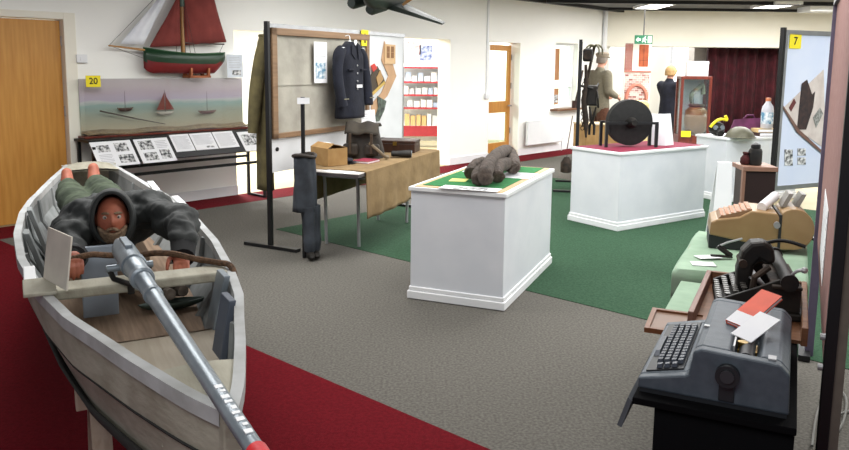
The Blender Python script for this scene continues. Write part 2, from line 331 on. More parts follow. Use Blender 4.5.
# wall fittings
sb = MB().box(-.055, .055, -.045, 0, 0, .085).build('switch_box', white_m, None, 0, .006, loc=W(.12, 0, 1.585), rot=(0, 0, WA)); tag(sb, 'small white electrical box on the wall beside the oak door', 'switch box')
MB().box(-.02, .02, -.05, -.045, .02, .06).build('rocker', white_m, sb, 0)
tk = MB().box(-.02, .02, -.02, 0, 1.13, ZC).build('cable_trunking', white_m, None, 0, .002, loc=W(6.9, 0, 0), rot=(0, 0, WA)); tag(tk, 'white vertical cable trunking running up the wall between the two far doorways', 'trunking')
sb = MB().box(-.06, .06, -.05, 0, 0, .09).build('switch_box', white_m, None, 0, .006, loc=W(6.9, 0, 1.05), rot=(0, 0, WA)); tag(sb, 'white switch box at the lower end of the wall trunking', 'switch box')
MB().box(-.02, .02, -.055, -.05, .02, .07).build('rocker', white_m, sb, 0)
rd = thing('radiator', 'long white panel radiator low on the wall under the hatch', 'radiator', W(8.58, 0.02, .18), WA)
b = MB(); b.box(-.58, .58, -.1, -.04, 0, .42)
MB.build(b, 'panel', white_m, rd, 0, .012); MB().box(-.58, .58, -.105, -.02, .42, .435).build('top_grille', white_m, rd, 0, .003)
b = MB(); b.cyl((.62, -.06, -.176), (.62, -.06, .08), .012); b.cyl((.56, -.06, .06), (.66, -.06, .06), .02); b.build('valve', white_m, rd)
b = MB(); b.box(-.5, -.46, -.04, .0, .1, .36); b.box(.46, .5, -.04, 0, .1, .36); b.build('bracket', steel_m, rd, 0)
# ceiling beams and lights
b = MB(); b.box(-1, 9, -.05, .05, -.06, 0); b = b.build('ceiling_beam', black_m, None, 0, loc=(3.1, 13.6, ZC)); tag(b, 'black beam running across the ceiling before the cream bulkhead', 'beam')
b = MB(); b.box(-2.2, 2.2, -.05, .05, -.06, 0); b = b.build('ceiling_beam', black_m, None, 0, loc=(2.65, 14.3, ZC), rot=(0, 0, WA)); tag(b, 'short black beam slanting along the ceiling by the corner of the white wall', 'beam')
b = MB(); b.box(-3, 3, -.04, .04, -.05, 0); b = b.build('ceiling_beam', black_m, None, 0, loc=(6.5, 15.3, ZC)); tag(b, 'black beam along the ceiling close to the cream bulkhead', 'beam')
def ceiling_light(loc, sx, sy, label):
    t = thing('ceiling_light', label, 'ceiling light', loc, 0, 'fluorescent ceiling panels')
    b = MB(); b.box(-sx / 2, sx / 2, -sy / 2, sy / 2, -.03, 0); b.box(-sx / 2 - .03, sx / 2 + .03, -sy / 2 - .03, -sy / 2, -.05, 0); b.box(-sx / 2 - .03, sx / 2 + .03, sy / 2, sy / 2 + .03, -.05, 0); b.box(-sx / 2 - .03, -sx / 2, -sy / 2, sy / 2, -.05, 0); b.box(sx / 2, sx / 2 + .03, -sy / 2, sy / 2, -.05, 0)
    b.build('housing', white_m, t, 0); MB().box(-sx / 2, sx / 2, -sy / 2, sy / 2, -.045, -.031).build('diffuser', lamp_m, t, 0); return t
ceiling_light((4.22, 14.4, ZC), .42, 1.0, 'lit white ceiling panel above the exit sign')
ceiling_light((6.3, 14.0, ZC), .42, 1.0, 'lit white ceiling panel above the maroon curtain')
dc = MB().box(-.3, .3, -.25, .25, -.1, 0).build('air_vent', white_m, None, 0, .01, loc=(7.4, 14.6, ZC)); tag(dc, 'unlit white ceiling vent box right of the lit panels', 'vent')
def area(loc, sx, sy, power, rot=(0, 0, 0), col=(1, .995, .98)):
    l = bpy.data.lights.new('lamp', 'AREA'); l.shape = 'RECTANGLE'; l.size = sx; l.size_y = sy; l.energy = power; l.color = col
    o = bpy.data.objects.new('fill_lamp', l); COL.objects.link(o); o.location = loc; o.rotation_euler = rot; return o
for x, y, sx, sy, k in ((-.6, .2, 2.4, 1.6, 60), (-2.0, 5.0, 1.6, 1.6, 92), (1.6, 3.4, 2.4, 1.2, 75), (.6, 6.6, 2.4, 1.6, 90), (4.6, 4.6, 2.4, 1.6, 160), (3.2, 7.4, 2.4, 1.6, 95), (2.9, 10.4, 2.4, 1.6, 120), (5.6, 10.6, 2.4, 1.6, 150), (4.8, 13.0, 2.4, 1.6, 150), (7, 13.4, 2.4, 1.6, 150), (4.8, 17.3, 1.6, .8, 70), (-.6, 8.6, 1.6, 1.2, 30)): area((x, y, ZC - .06), sx, sy, k)  # unseen fill under the ceiling, partly added to brighten walls and stands
for x, y, k in ((-4.0, 11.9, 800), (-.6, 14.2, 170), (2.0, 15.7, 110)): area((x, y, ZC - .06), 1.6, .8, k)  # unseen fill added in the hall to whiten the doorways
wd = bpy.data.worlds.new('world'); SC.world = wd; wd.use_nodes = True
wd.node_tree.nodes['Background'].inputs[0].default_value = lin((225, 232, 245)); wd.node_tree.nodes['Background'].inputs[1].default_value = .55
SC.view_settings.view_transform = 'Standard'; SC.view_settings.look = 'None'; SC.view_settings.exposure = 0.0; SC.view_settings.gamma = 1

# ------------------------------------------------------------------ people helpers
def skin(nodes, edges, root, n=16):
    """tapered limbs between the joints with rounded ends, to be fused into one surface by remeshing"""
    b = MB()
    def rr(k): r = nodes[k][1]; return r if isinstance(r, tuple) else (r, r)
    for k in nodes:
        r = rr(k); b.ball(nodes[k][0], (r[0], min(r), r[1]) if isinstance(nodes[k][1], tuple) else r[0], 16)
    for a, c in edges:
        p, q = Vector(nodes[a][0]), Vector(nodes[c][0]); t = (q - p).normalized(); w = Vector((1, 0, 0)); w = (w - t * w.dot(t)); w = w.normalized() if w.length > .3 else Vector((0, 1, 0)); w = (w - t * w.dot(t)).normalized(); h = t.cross(w)
        vs = []
        for m in range(5):
            u = m / 4; x = p.lerp(q, u); e = u * u * (3 - 2 * u); r0 = rr(a)[0] * (1 - e) + rr(c)[0] * e; r1 = rr(a)[1] * (1 - e) + rr(c)[1] * e
            vs += [x + w * math.cos(6.28318 * g / n) * r0 + h * math.sin(6.28318 * g / n) * r1 for g in range(n)]
        fs = [(m * n + g, m * n + (g + 1) % n, (m + 1) * n + (g + 1) % n, (m + 1) * n + g) for m in range(4) for g in range(n)] + [tuple(range(n - 1, -1, -1)), tuple(4 * n + g for g in range(n))]
        b.add(vs, fs)
    return b.v, b.f
def chain(*ks): return [(ks[i], ks[i + 1]) for i in range(len(ks) - 1)]
def head_geo(M):
    """head facing -y, centre at origin, about 0.23 tall; returns verts, faces"""
    n, h = 40, 29; vs = []; fs = []
    for i in range(h):
        a = math.pi * i / (h - 1) - math.pi / 2; a = max(min(a, 1.54), -1.54)
        for j in range(n):
            q = 2 * math.pi * j / n; x = math.cos(a) * math.cos(q); y = math.cos(a) * math.sin(q); z = math.sin(a)
            X, Y, Z = x * .074, y * .094, z * .116
            if z < 0: X *= 1 - .3 * (-z) ** 1.4; Y *= 1 - .12 * -z
            f = max(0, -y)
            def g(cx, cz, sx, sz): return math.exp(-((X - cx) / sx) ** 2 - ((Z - cz) / sz) ** 2) * (f > .2)
            Y -= .024 * g(0, -.018, .011, .016) + .012 * g(0, .006, .008, .02)          # nose
            Y += .014 * (g(.03, .012, .014, .010) + g(-.03, .012, .014, .010))            # eye sockets
            Y -= .006 * g(.03, .034, .026, .009) + .006 * g(-.03, .034, .026, .009)       # brow
            Y -= .007 * g(0, -.048, .02, .005) + .006 * g(0, -.060, .018, .005) - .006 * g(0, -.054, .02, .003)  # lips
            Y -= .010 * g(0, -.088, .022, .014)                                          # chin
            vs.append(M @ Vector((X, Y, Z)))
    for i in range(h - 1):
        for j in range(n): fs.append((i * n + j, i * n + (j + 1) % n, (i + 1) * n + (j + 1) % n, (i + 1) * n + j))
    fs += [tuple(range(n - 1, -1, -1)), tuple((h - 1) * n + j for j in range(n))]
    return vs, fs
def ears(b, M):
    for s in (-1, 1): b.ball(M @ Vector((s * .074, .008, .0)), (.009, .018, .03), 10, M=M.to_3x3())
def hand_nodes(pre, wrist, d, palm_n, side, curl=.5, sc=1.0):
    """nodes of a hand: wrist point, direction of fingers, palm normal, side (thumb direction)"""
    w = Vector(wrist); d = Vector(d).normalized(); pn = Vector(palm_n).normalized(); sd = d.cross(pn).normalized() * side
    nd = {}; ed = []
    nd[pre + 'p'] = (w + d * .05 * sc, (.034 * sc, .018 * sc)); ed.append((pre + 'w', pre + 'p'))
    return nd, ed, w, d, pn, sd
def fingers(b, w, d, pn, sd, curl=.6, sc=1.0):
    lens = (.066, .076, .070, .054); offs = (.027, .009, -.009, -.026)
    for L, of in zip(lens, offs):
        pts = [w + d * .055 * sc + sd * of * .8 * sc, w + d * .088 * sc + sd * of * sc]; a = 0; p = pts[-1]
        for seg in (.45, .32, .23):
            a += curl; v = d * math.cos(a) + pn * math.sin(a); p = p + v * L * seg * sc * 1.05; pts.append(p)
        b.tube(pts, [.0095 * sc, .0095 * sc, .0088 * sc, .008 * sc, .006 * sc], 8)
        b.ball(pts[-1], .0062 * sc, 8)
    t0 = w + d * .025 * sc + sd * .022 * sc
    pts = [t0, t0 + (sd * .8 + d * .5) .normalized() * .034 * sc, t0 + (sd * .8 + d * .5).normalized() * .034 * sc + (d * .85 + sd * .25 + pn * .4).normalized() * .03 * sc, t0 + (sd * .8 + d * .5).normalized() * .034 * sc + (d * .85 + sd * .2 + pn * .5).normalized() * .055 * sc]
    b.tube(pts, [.013 * sc, .011 * sc, .0095 * sc, .007 * sc], 8)
    b.ball(pts[-1], .007 * sc, 8)
    b.tube([w - d * .02 * sc, w + d * .02 * sc, w + d * .06 * sc, w + d * .092 * sc], [.022 * sc, .03 * sc, .036 * sc, .034 * sc], 12, flat=.5) if abs(pn.z) > .6 else b.tube([w - d * .02 * sc, w + d * .03 * sc, w + d * .085 * sc], [.024 * sc, .03 * sc, .03 * sc], 12)
def biggest(me):
    bm = bmesh.new(); bm.from_mesh(me); seen = set(); best = []
    for v in bm.verts:
        if v in seen: continue
        st_ = [v]; seen.add(v); comp = []
        while st_:
            a = st_.pop(); comp.append(a)
            for e in a.link_edges:
                o = e.other_vert(a)
                if o not in seen: seen.add(o); st_.append(o)
        if len(comp) > len(best): best = comp
    keep = set(best); bmesh.ops.delete(bm, geom=[v for v in bm.verts if v not in keep], context='VERTS'); bm.to_mesh(me); bm.free(); return me
def remeshed(b, name, m, parent, voxel=.007, smooth=3):
    o = b.build(name, m, None, 0); q = o.modifiers.new('r', 'REMESH'); q.mode = 'VOXEL'; q.voxel_size = voxel; q.use_smooth_shade = True
    q = o.modifiers.new('s', 'SMOOTH'); q.iterations = smooth; q.factor = .4
    bpy.context.view_layer.update(); me = bpy.data.meshes.new_from_object(o.evaluated_get(bpy.context.evaluated_depsgraph_get()))
    old = o.data; bpy.data.objects.remove(o); me = biggest(me); bpy.data.meshes.remove(old); me.materials.clear(); me.materials.append(m)
    for p in me.polygons: p.use_smooth = True
    o = bpy.data.objects.new(name, me); COL.objects.link(o); o.parent = parent; return o
# ------------------------------------------------------------------ gunning punt
BT = Vector((-.47, 1.75, 0)); AX = Vector((-.46, .89, 0)).normalized(); BA = math.atan2(-AX.x, AX.y); SD = Vector((AX.y, -AX.x, 0))
def B2W(x, y, z): return BT + SD * x + AX * y + Vector((0, 0, z))
HB = .40    # height of the punt's bottom above the floor
TW = [(0, .012), (.1, .052), (.2, .085), (.46, .16), (.7, .222), (.95, .29), (1.37, .362), (1.9, .42), (2.45, .44), (3.05, .425), (3.5, .385), (3.9, .325), (4.3, .26), (4.6, .205), (4.86, .16)]
def hw(t):
    for (a, p), (c, q) in zip(TW, TW[1:]):
        if t <= c: return p + (q - p) * (t - a) / (c - a)
    return TW[-1][1]
def zb(t): return .0 + .10 * max(0, 1 - t / 1.3) ** 2 + .07 * max(0, (t - 3.6) / 1.3) ** 2
def zs(t): return .335 + .02 * max(0, 1 - t / 1.5) + .04 * max(0, (t - 3.7) / 1.2)
punt = thing('gunning_punt', 'long weathered white gunning punt with open cockpit standing on pale trestles', 'boat', (BT.x, BT.y, HB), BA)
ts = [i * .06 for i in range(82)]
def section(t, inset=0.0, dz=0.0, top=None):
    w = max(hw(t) - inset, .004); wbm = max(w * .74 - inset * .4, .003); z0 = zb(t) + dz; z1 = zs(t) if top is None else top
    zm = z0 + (z1 - z0) * .5
    return [(-w, z1), (-(w * .96 + .0), zm + .004), (-(w * .93), zm - .008), (-wbm, z0), (wbm, z0), (w * .93, zm - .008), (w * .96, zm + .004), (w, z1)]
def hullgrid(b, secs, m):
    k = len(secs[0][1]); o = [(x, t, z) for t, s in secs for x, z in s]
    fs = [(i * k + j, i * k + j + 1, (i + 1) * k + j + 1, (i + 1) * k + j) for i in range(len(secs) - 1) for j in range(k - 1)]
    b.add(o, fs, m)
b = MB(); hullgrid(b, [(t, section(t)) for t in ts], 0)
s0 = section(ts[0]); s1 = section(ts[-1]); k = len(s0)
b.add([(x, ts[-1], z) for x, z in s1], [tuple(range(k))], 0); b.add([(x, ts[0], z) for x, z in s0], [tuple(range(k))], 0)
hull = b.build('hull', punt_m, punt, 20)
b = MB(); hullgrid(b, [(t, section(t, .018, .03)) for t in ts[3:]], 0); b.build('inner_planking', puntin_m, hull, 20)
b = MB()
for s in (-1, 1):
    b.tube([(s * (hw(t) * .74 + .004), t, zb(t) + .008) for t in ts], .016, 6)
hullb = []
b = MB()
hullgrid(b, [(t, [(-(hw(t) * .8 + .012), zb(t) + .03), (-(hw(t) * .74 + .012), zb(t) - .012), (hw(t) * .74 + .012, zb(t) - .012), (hw(t) * .8 + .012, zb(t) + .03)]) for t in ts], 0); b.build('bottom_boards', tar_m, punt, 20, solid=.012)
for s in (-1, 1):
    b = MB(); sec = []
    for t in ts:
        w = hw(t); z = zs(t); sec.append((t, [(s * (w + .012), z - .03), (s * (w + .012), z + .012), (s * max(w - .022, .0), z + .012), (s * max(w - .022, 0), z - .03), (s * (w + .012), z - .03)]))
    hullgrid(b, sec, 0); b.build('gunwale', mat('gunwale_grey_white', (182, 184, 184), .75, c2=(150, 150, 147), scale=6, bump=.25, bscale=18, detail=6, contrast=(.42, .75)), punt, 20)
# seam lines of the planking: thin battens
for s in (-1, 1):
    b = MB(); b.tube([(s * (hw(t) * .945 + .002), t, zb(t) + (zs(t) - zb(t)) * .5) for t in ts], .0045, 5); b.build('plank_seam', tar_m, hull)
b = MB(); b.box(-.022, .022, -.035, .02, .08, .375); b.build('stem_post', punt_m, punt, 0, .006)
# decks and floor
def deck(b, t0, t1, zf, th=.015, inset=.02, crown=0.0, n=14):
    l = [t0 + (t1 - t0) * i / (n - 1) for i in range(n)]
    for dz in (0, -th):
        o = []; fs = []
        for t in l:
            w = max(hw(t) - inset, .004)
            for q in range(5): u = -1 + q * .5; o.append((u * w, t, zf(t) + dz + crown * (1 - u * u)))
        for i in range(n - 1):
            for q in range(4): fs.append((i * 5 + q, i * 5 + q + 1, i * 5 + q + 6, i * 5 + q + 5))
        b.add(o, fs)
b = MB(); deck(b, .03, .34, lambda t: zs(t) + .004, crown=.008); b.box(-.105, .105, .325, .34, .14, .352); b.build('fore_deck', punt_m, punt, 25)
b = MB(); deck(b, 4.5, 4.86, lambda t: zs(t) + .01, crown=.02, inset=0); b.box(-.2, .2, 4.84, 4.88, .1, .38); b.build('stern_deck', punt_m, punt, 25)
b = MB(); deck(b, .3, 1.16, lambda t: .165 , inset=.055); b.build('fore_floor', plyfl_m, punt, 0)
b = MB(); deck(b, 1.15, 4.6, lambda t: .075, inset=.11, n=20); b.box(-.25, .25, 1.15, 1.165, .06, .165); b.build('cockpit_floor', puntfl_m, punt, 0)
for t in (.75, 1.62, 2.1, 2.6, 3.1, 3.6, 4.1):
    for s in (-1, 1):
        b = MB(); w = hw(t); p = [(s * (w - .02), t, .32), (s * (w * .95 - .02), t, .18), (s * (w * .74 - .02), t, .06)]; b.tube(p, .018, 6); b.build('rib', puntin_m, punt, 30)
b = MB(); b.box(-.2, .16, 2.25, 3.6, .075, .235); b.build('stern_platform', puntfl_m, punt, 0, .004)
b = MB(); b.box(-hw(1.36) + .02, hw(1.36) - .02, 1.30, 1.43, .31, .35); b.build('thwart', punt_m, punt, 0, .008)
b = MB(); b.box(-.19, -.045, 1.74, 1.765, .09, .405); b.build('gun_rest_board', mat('blue_grey_paint', (150, 160, 172), .6, scale=8), punt, 0, .004)
b = MB(); b.box(-.415, -.305, 1.24, 1.46, .352, .366); b.build('oarlock_pad', punt_m, punt, 0, .004)
for sg, t, m in ((1, 1.2, gun_m), (1, .88, mat('dark_blue_grey', (84, 92, 106), .6, scale=8)), (-1, 2.35, puntin_m), (-1, 3.0, puntin_m)):
    w = hw(t); b = MB(); d_ = .06
    b.hexa([(sg * (w * .76 - .045), t - d_, .07), (sg * (w * .76 - .02), t - d_, .07), (sg * (w * .76 - .02), t + d_, .07), (sg * (w * .76 - .045), t + d_, .07), (sg * (w - .055), t - d_, .375), (sg * (w - .03), t - d_, .375), (sg * (w - .03), t + d_, .375), (sg * (w - .055), t + d_, .375)]); b.build('side_cleat', m, punt, 0, .004)
for t in (1.5, 3.0, 3.7):
    b = MB(); s = 1 if t > 2 else -1
    b.box(s * (hw(t) + .012) - .022, s * (hw(t) + .012) + .022, t - .2, t + .2, zs(t) + .012, zs(t) + .024); b.build('rubbing_strip', white_m, punt, 0, .004)
def all_below(o): return [q for q in COL.objects if q.parent == o] + [r for q in COL.objects if q.parent == o for r in all_below(q)]
for q in all_below(punt):
    for v in q.data.vertices: v.co.x -= .05 * math.sin(math.pi * min(max(v.co.y, 0), 4.9) / 4.9)
# trestles
def trestle(t, label):
    p = B2W(0, t, 0); r = thing('trestle', label, 'trestle', p, BA, 'pine trestles under the punt'); zt = HB + zb(t) - .022
    b = MB(); b.box(-.30, .30, -.04, .04, zt - .09, zt); b.build('top_beam', pine_m, r, 0, .004)
    for s in (-1, 1):
        for q in (-1, 1):
            b = MB(); x = s * .22; b.hexa([(x - .035, q * .2 - .02, 0.004), (x + .035, q * .2 - .02, .004), (x + .035, q * .2 + .02, .004), (x - .035, q * .2 + .02, .004), (x - .035, q * .035 - .02, zt - .03), (x + .035, q * .035 - .02, zt - .03), (x + .035, q * .035 + .02, zt - .03), (x - .035, q * .035 + .02, zt - .03)]); b.build('leg', pine_m, r, 0)
        b = MB(); b.box(s * .22 - .012, s * .22 + .012, -.11, .11, .16, .2); b.build('brace', pine_m, r, 0)
trestle(1.28, 'pale wooden trestle under the near end of the punt'); trestle(3.7, 'pale wooden trestle under the far end of the punt')
# punt gun
M0 = B2W(.03, -.42, .80); g1 = Vector((-1.235, 3.03, .852)); g0 = Vector((-.293, 1.39, .802)); gd = (g0 - g1).normalized(); L = (g0 - g1).length
gun = thing('punt_gun', 'long grey punt gun with a red muzzle lying over the bow of the punt', 'gun', g1, 0); gun.rotation_mode = 'QUATERNION'; gun.rotation_quaternion = gd.to_track_quat('Y', 'Z')
def gl(prof, name, m, n=22):
    b = MB(); b.tube([(0, y, 0) for y, r in prof], [r for y, r in prof], n); return b.build(name, m, gun, 30)
gl([(0, .02), (.005, .036), (.05, .044), (.16, .045), (.3, .041), (.46, .037), (.47, .031), (.8, .026), (1.3, .0225), (L - .1, .0205)], 'barrel', gun_m)
gl([(.27, .043), (.275, .047), (.31, .047), (.315, .043)], 'ring', gun_m); gl([(.45, .038), (.455, .043), (.485, .042), (.49, .034)], 'ring', gun_m); gl([(.66, .029), (.665, .032), (.69, .032), (.695, .028)], 'ring', gun_m)
gl([(L - .1, .021), (L - .098, .024), (L + .06, .024), (L + .062, .014)], 'muzzle', gunred_m)
gl([(-.075, .012), (-.07, .02), (-.03, .021), (-.02, .013), (.005, .014)], 'breech_knob', steel_m)
b = MB(); b.box(-.014, .014, .05, .2, .036, .055); b.build('lock', gun_m, gun, 30, .003)
b = MB()
for i_ in range(9): y_ = L - .40 + i_ * .03; b.box(-.009, .009 - .006 * (i_ % 3 == 1), y_, y_ + (.012 if i_ % 2 else .018), .0195, .0222)
b.build('painted_marks', white_m, gun, 0)
b = MB(); b.cyl((-.085, .2, -.03), (.085, .2, -.03), .014); b.build('trunnion', gun_m, gun)
b = MB()
for s in (-1, 1): b.tube([(s * .075, .2, -.03), (s * .06, .205, -.07), (0, .21, -.1)], .011, 8)
b.cyl((0, .21, -.095), (0, .21, -.135), .013); b.build('crutch', iron_m, gun)
# rope over the thwart
def wpt(x, y, z, dz=0): return B2W(x, y, z + dz)
pts = [B2W(-.31, 1.62, .79), B2W(-.27, 1.58, .80), B2W(-.2, 1.6, .805), B2W(-.13, 1.64, .785), B2W(-.06, 1.67, .77), B2W(.0, 1.65, .77), B2W(.05, 1.6, .785), B2W(.12, 1.53, .79), B2W(.2, 1.46, .775), B2W(.27, 1.41, .765), B2W(.315, 1.33, .762), B2W(.31, 1.24, .70), B2W(.28, 1.17, .62)]
b = MB(); 
def smoothpts(p, k=5):
    out = []
    for i in range(len(p) - 1):
        a, c, d, e = p[max(i - 1, 0)], p[i], p[i + 1], p[min(i + 2, len(p) - 1)]
        for j in range(k):
            t = j / k; out.append(.5 * ((2 * c) + (d - a) * t + (2 * a - 5 * c + 4 * d - e) * t * t + (-a + 3 * c - 3 * d + e) * t ** 3))
    out.append(p[-1]); return out
b.tube(smoothpts(pts), .013, 8); rp = b.build('rope', rope_m); tag(rp, 'brown rope draped over the thwart and round the breech of the punt gun', 'rope')
# card, float, oars lying in the punt
cardp = B2W(-.325, 1.42, .79); q = B2W(-.395, 1.62, .79) - cardp
o = sheet('sign_card', 'blank cream card standing upright on the left edge of the punt', 'card', .235, .2, [], (0, 0, 0), (0, 0, 0), base=mat('cream_card', (222, 214, 200), .8), th=.006)
cc = (on_y(40, 300, 2.9) + on_y(73, 316, 2.66)) / 2; dv = on_y(73, 316, 2.66) - on_y(40, 300, 2.9); o.location = (cc.x, cc.y, HB + .366); o.rotation_euler = (R(-8), 0, math.atan2(dv.y, dv.x))
b = MB()
for sg in (0, 1):
    pass
fl = []
for i in range(13):
    u = i / 12 * 2 - 1; fl.append((u * .2, .052 * (1 - u * u) + .002))
b.grid(lambda u, v: ((u * 2 - 1) * .2, math.cos(v * math.pi) * .055 * (1 - (u * 2 - 1) ** 2) + .0, .05 - math.sin(v * math.pi) * .05 * (1 - (u * 2 - 1) ** 2) ** .6), 17, 9)
fo = b.build('bailing_dish', mat('dark_green_paint', (70, 88, 80), .5, scale=10), None, 40, solid=.006); fa = on_z(138, 309, HB + .10); fb_ = on_z(207, 300, HB + .10); fo.location = (fa + fb_) / 2; fo.location.z = HB + .0795; fo.scale = ((fb_ - fa).length / .4,) * 3; fo.rotation_euler = (0, 0, math.atan2(fb_.y - fa.y, fb_.x - fa.x)); tag(fo, 'small dark green pointed dish lying on the punt floor under the gun', 'dish')
for i, (x0, y0, x1, y1, lb) in enumerate(((.0, 2.2, .13, 1.72, 'grey wooden oar lying along the punt floor nearer the gun'), (.09, 2.24, .19, 1.75, 'grey wooden oar lying along the punt floor nearer the right side'))):
    r = thing('oar', lb, 'oar', B2W(x0, y0, HB), 0, 'oars in the punt'); p1 = B2W(x1, y1, HB) - B2W(x0, y0, HB)
    b = MB(); b.tube([(0, 0, .13), p1 * .99 + Vector((0, 0, .155))], [.022, .026], 10); b.build('shaft', wood('grey_oar_wood', (128, 118, 108), (92, 82, 72), 'y', .7), r)
    b = MB(); b.tube([p1 * .8 + Vector((0, 0, .150)), p1 * .9 + Vector((0, 0, .153))], .034, 10); b.build('leather_collar', leather_m, r)

# ------------------------------------------------------------------ the gunner lying in the punt
man = thing('person', 'person in a dark hooded coat lying prone in the punt behind the gun', 'person', (BT.x, BT.y, HB + .08), BA)
zo = -HB - .08
def V(x, y, z): return Vector((x, y, z + zo))
hc = V(-.085, 1.93, .885)
HM = Matrix.Translation(hc) @ Matrix.Rotation(R(-6), 4, 'Z') @ Matrix.Rotation(R(-8), 4, 'X') @ Matrix.Scale(.93, 4)
body = {'pel': (V(-.06, 2.58, .73), (.12, .08)), 'ab': (V(-.06, 2.45, .75), (.115, .075)), 'ch': (V(-.06, 2.28, .78), (.13, .08)), 'nk0': (V(-.07, 2.12, .82), .07), 'nk': (V(-.08, 2.03, .84), .05), 'hd': (V(-.085, 1.97, .87), .05),
  'shL': (V(.08, 2.13, .85), .045), 'ulL': (V(.16, 2.01, .865), .036), 'elL': (V(.205, 1.84, .85), .034), 'wrL': (V(.165, 1.62, .775), .03),
  'shR': (V(-.20, 2.16, .82), .045), 'ulR': (V(-.255, 2.03, .775), .036), 'elR': (V(-.265, 1.88, .745), .034), 'wrR': (V(-.265, 1.65, .785), .03),
  'hpL': (V(.03, 2.68, .73), .085), 'knL': (V(-.02, 3.1, .77), .055), 'anL': (V(-.04, 3.56, .79), .04), 'ftL': (V(-.045, 3.64, .83), .042), 'toL': (V(-.045, 3.68, .90), .034),
  'hpR': (V(-.14, 2.68, .73), .085), 'knR': (V(-.185, 3.12, .76), .055), 'anR': (V(-.2, 3.6, .77), .04), 'ftR': (V(-.205, 3.68, .81), .042), 'toR': (V(-.205, 3.72, .87), .034)}
ed = chain('pel', 'ab', 'ch', 'nk0', 'nk', 'hd') + chain('ch', 'shL', 'ulL', 'elL', 'wrL') + chain('ch', 'shR', 'ulR', 'elR', 'wrR') + chain('pel', 'hpL', 'knL', 'anL', 'ftL', 'toL') + chain('pel', 'hpR', 'knR', 'anR', 'ftR', 'toR')
b = MB(); b.add(*skin(body, ed, 'pel')); b.add(*head_geo(HM)); ears(b, HM)
for k, e2, s in (('L', 'elL', 1), ('R', 'elR', -1)):
    w = body['wr' + k][0]; d = (w - body[e2][0]).normalized(); fingers(b, w, (d + Vector((0, 0, -.15))).normalized(), Vector((0, 0, -1)), d.cross(Vector((0, 0, -1))).normalized() * (-s if d.cross(Vector((0, 0, -1))).x * s > 0 else s), .55)
bo = remeshed(b, 'body', skin_m, man, .0055, 1)
# clothes: oilskin coat with sleeves, trousers, hood
coat = {'hem': (V(-.06, 2.78, .73), (.20, .13)), 'ab': (V(-.06, 2.5, .76), (.20, .135)), 'ch': (V(-.06, 2.28, .80), (.215, .145)), 'nk0': (V(-.07, 2.13, .835), .135), 'nk': (V(-.078, 2.05, .855), .115),
  'shL': (V(.10, 2.12, .865), .105), 'ul': (V(.16, 2.0, .87), .088), 'elL': (V(.21, 1.83, .86), .08), 'wl': (V(.185, 1.68, .80), .062),
  'shR': (V(-.205, 2.16, .83), .115), 'ur': (V(-.255, 2.03, .78), .095), 'elR': (V(-.265, 1.88, .745), .08), 'wr': (V(-.26, 1.72, .775), .058)}
ed = chain('hem', 'ab', 'ch', 'nk0', 'nk') + chain('ch', 'shL', 'ul', 'elL', 'wl') + chain('ch', 'shR', 'ur', 'elR', 'wr')
b = MB(); b.add(*skin(coat, ed, 'ch')); ct = remeshed(b, 'oilskin_coat', coat_m, man, .011, 9)
tx = bpy.data.textures.new('folds', 'CLOUDS'); tx.noise_scale = .11
q = ct.modifiers.new('d', 'DISPLACE'); q.texture = tx; q.strength = .075; q.mid_level = .5
for k, a, c in (('L', V(.186, 1.69, .805), V(.165, 1.58, .755)), ('R', V(-.262, 1.74, .775), V(-.264, 1.67, .783))):
    b = MB(); b.tube([a, c], [.058, .05], 14); b.build('cuff', cuff_m, ct)
tr = {'w': (V(-.06, 2.62, .73), (.16, .11)), 'hpL': (V(.03, 2.74, .735), .11), 'knL': (V(-.015, 3.1, .785), .094), 'cL': (V(-.032, 3.36, .80), .082), 'anL': (V(-.04, 3.55, .80), .072),
  'hpR': (V(-.14, 2.74, .73), .11), 'knR': (V(-.188, 3.12, .77), .094), 'cR': (V(-.197, 3.38, .78), .082), 'anR': (V(-.203, 3.58, .785), .072)}
b = MB(); b.add(*skin(tr, chain('w', 'hpL', 'knL', 'cL', 'anL') + chain('w', 'hpR', 'knR', 'cR', 'anR'), 'w')); t_ = remeshed(b, 'trousers', trous_m, man, .011, 8)
q = t_.modifiers.new('d', 'DISPLACE'); q.texture = tx; q.strength = .03; q.mid_level = .5
# hood: open shell around the head
def hood(u, v, grow=0.0):
    a = R(-132) + v * R(204); q = u * 2 * math.pi
    return None
b = MB()
hoM = Matrix.Translation(hc) @ Matrix.Rotation(R(-6), 4, 'Z') @ Matrix.Rotation(R(-8), 4, 'X')
def hf(u, v):
    q = u * 2 * math.pi; k = max(0, 1 - max(0, (v - .3) / .7) ** 2.4) ** .5; flare = 1 + .16 * math.sin(min(v, .6) / .6 * 3.1416)
    drop = .03 * math.sin(q) * (1 - v); ruff = 1 + .035 * math.sin(5 * q + 7 * v) * v
    w = .083 if math.cos(q) < 0 else .083
    return hoM @ Vector((math.cos(q) * w * k * flare * ruff, -.052 - drop + .26 * v, math.sin(q) * .118 * k * flare * ruff + .006 - .02 * v))
b.grid(hf, 36, 15, closeu=True); ho = b.build('hood', coat_m, ct, 80, solid=.012)
b = MB(); b.tube([hf(i / 36, 0) for i in range(36)], .010, 8, closed=True); b.build('hood_rim', coat_m, ho, 60)
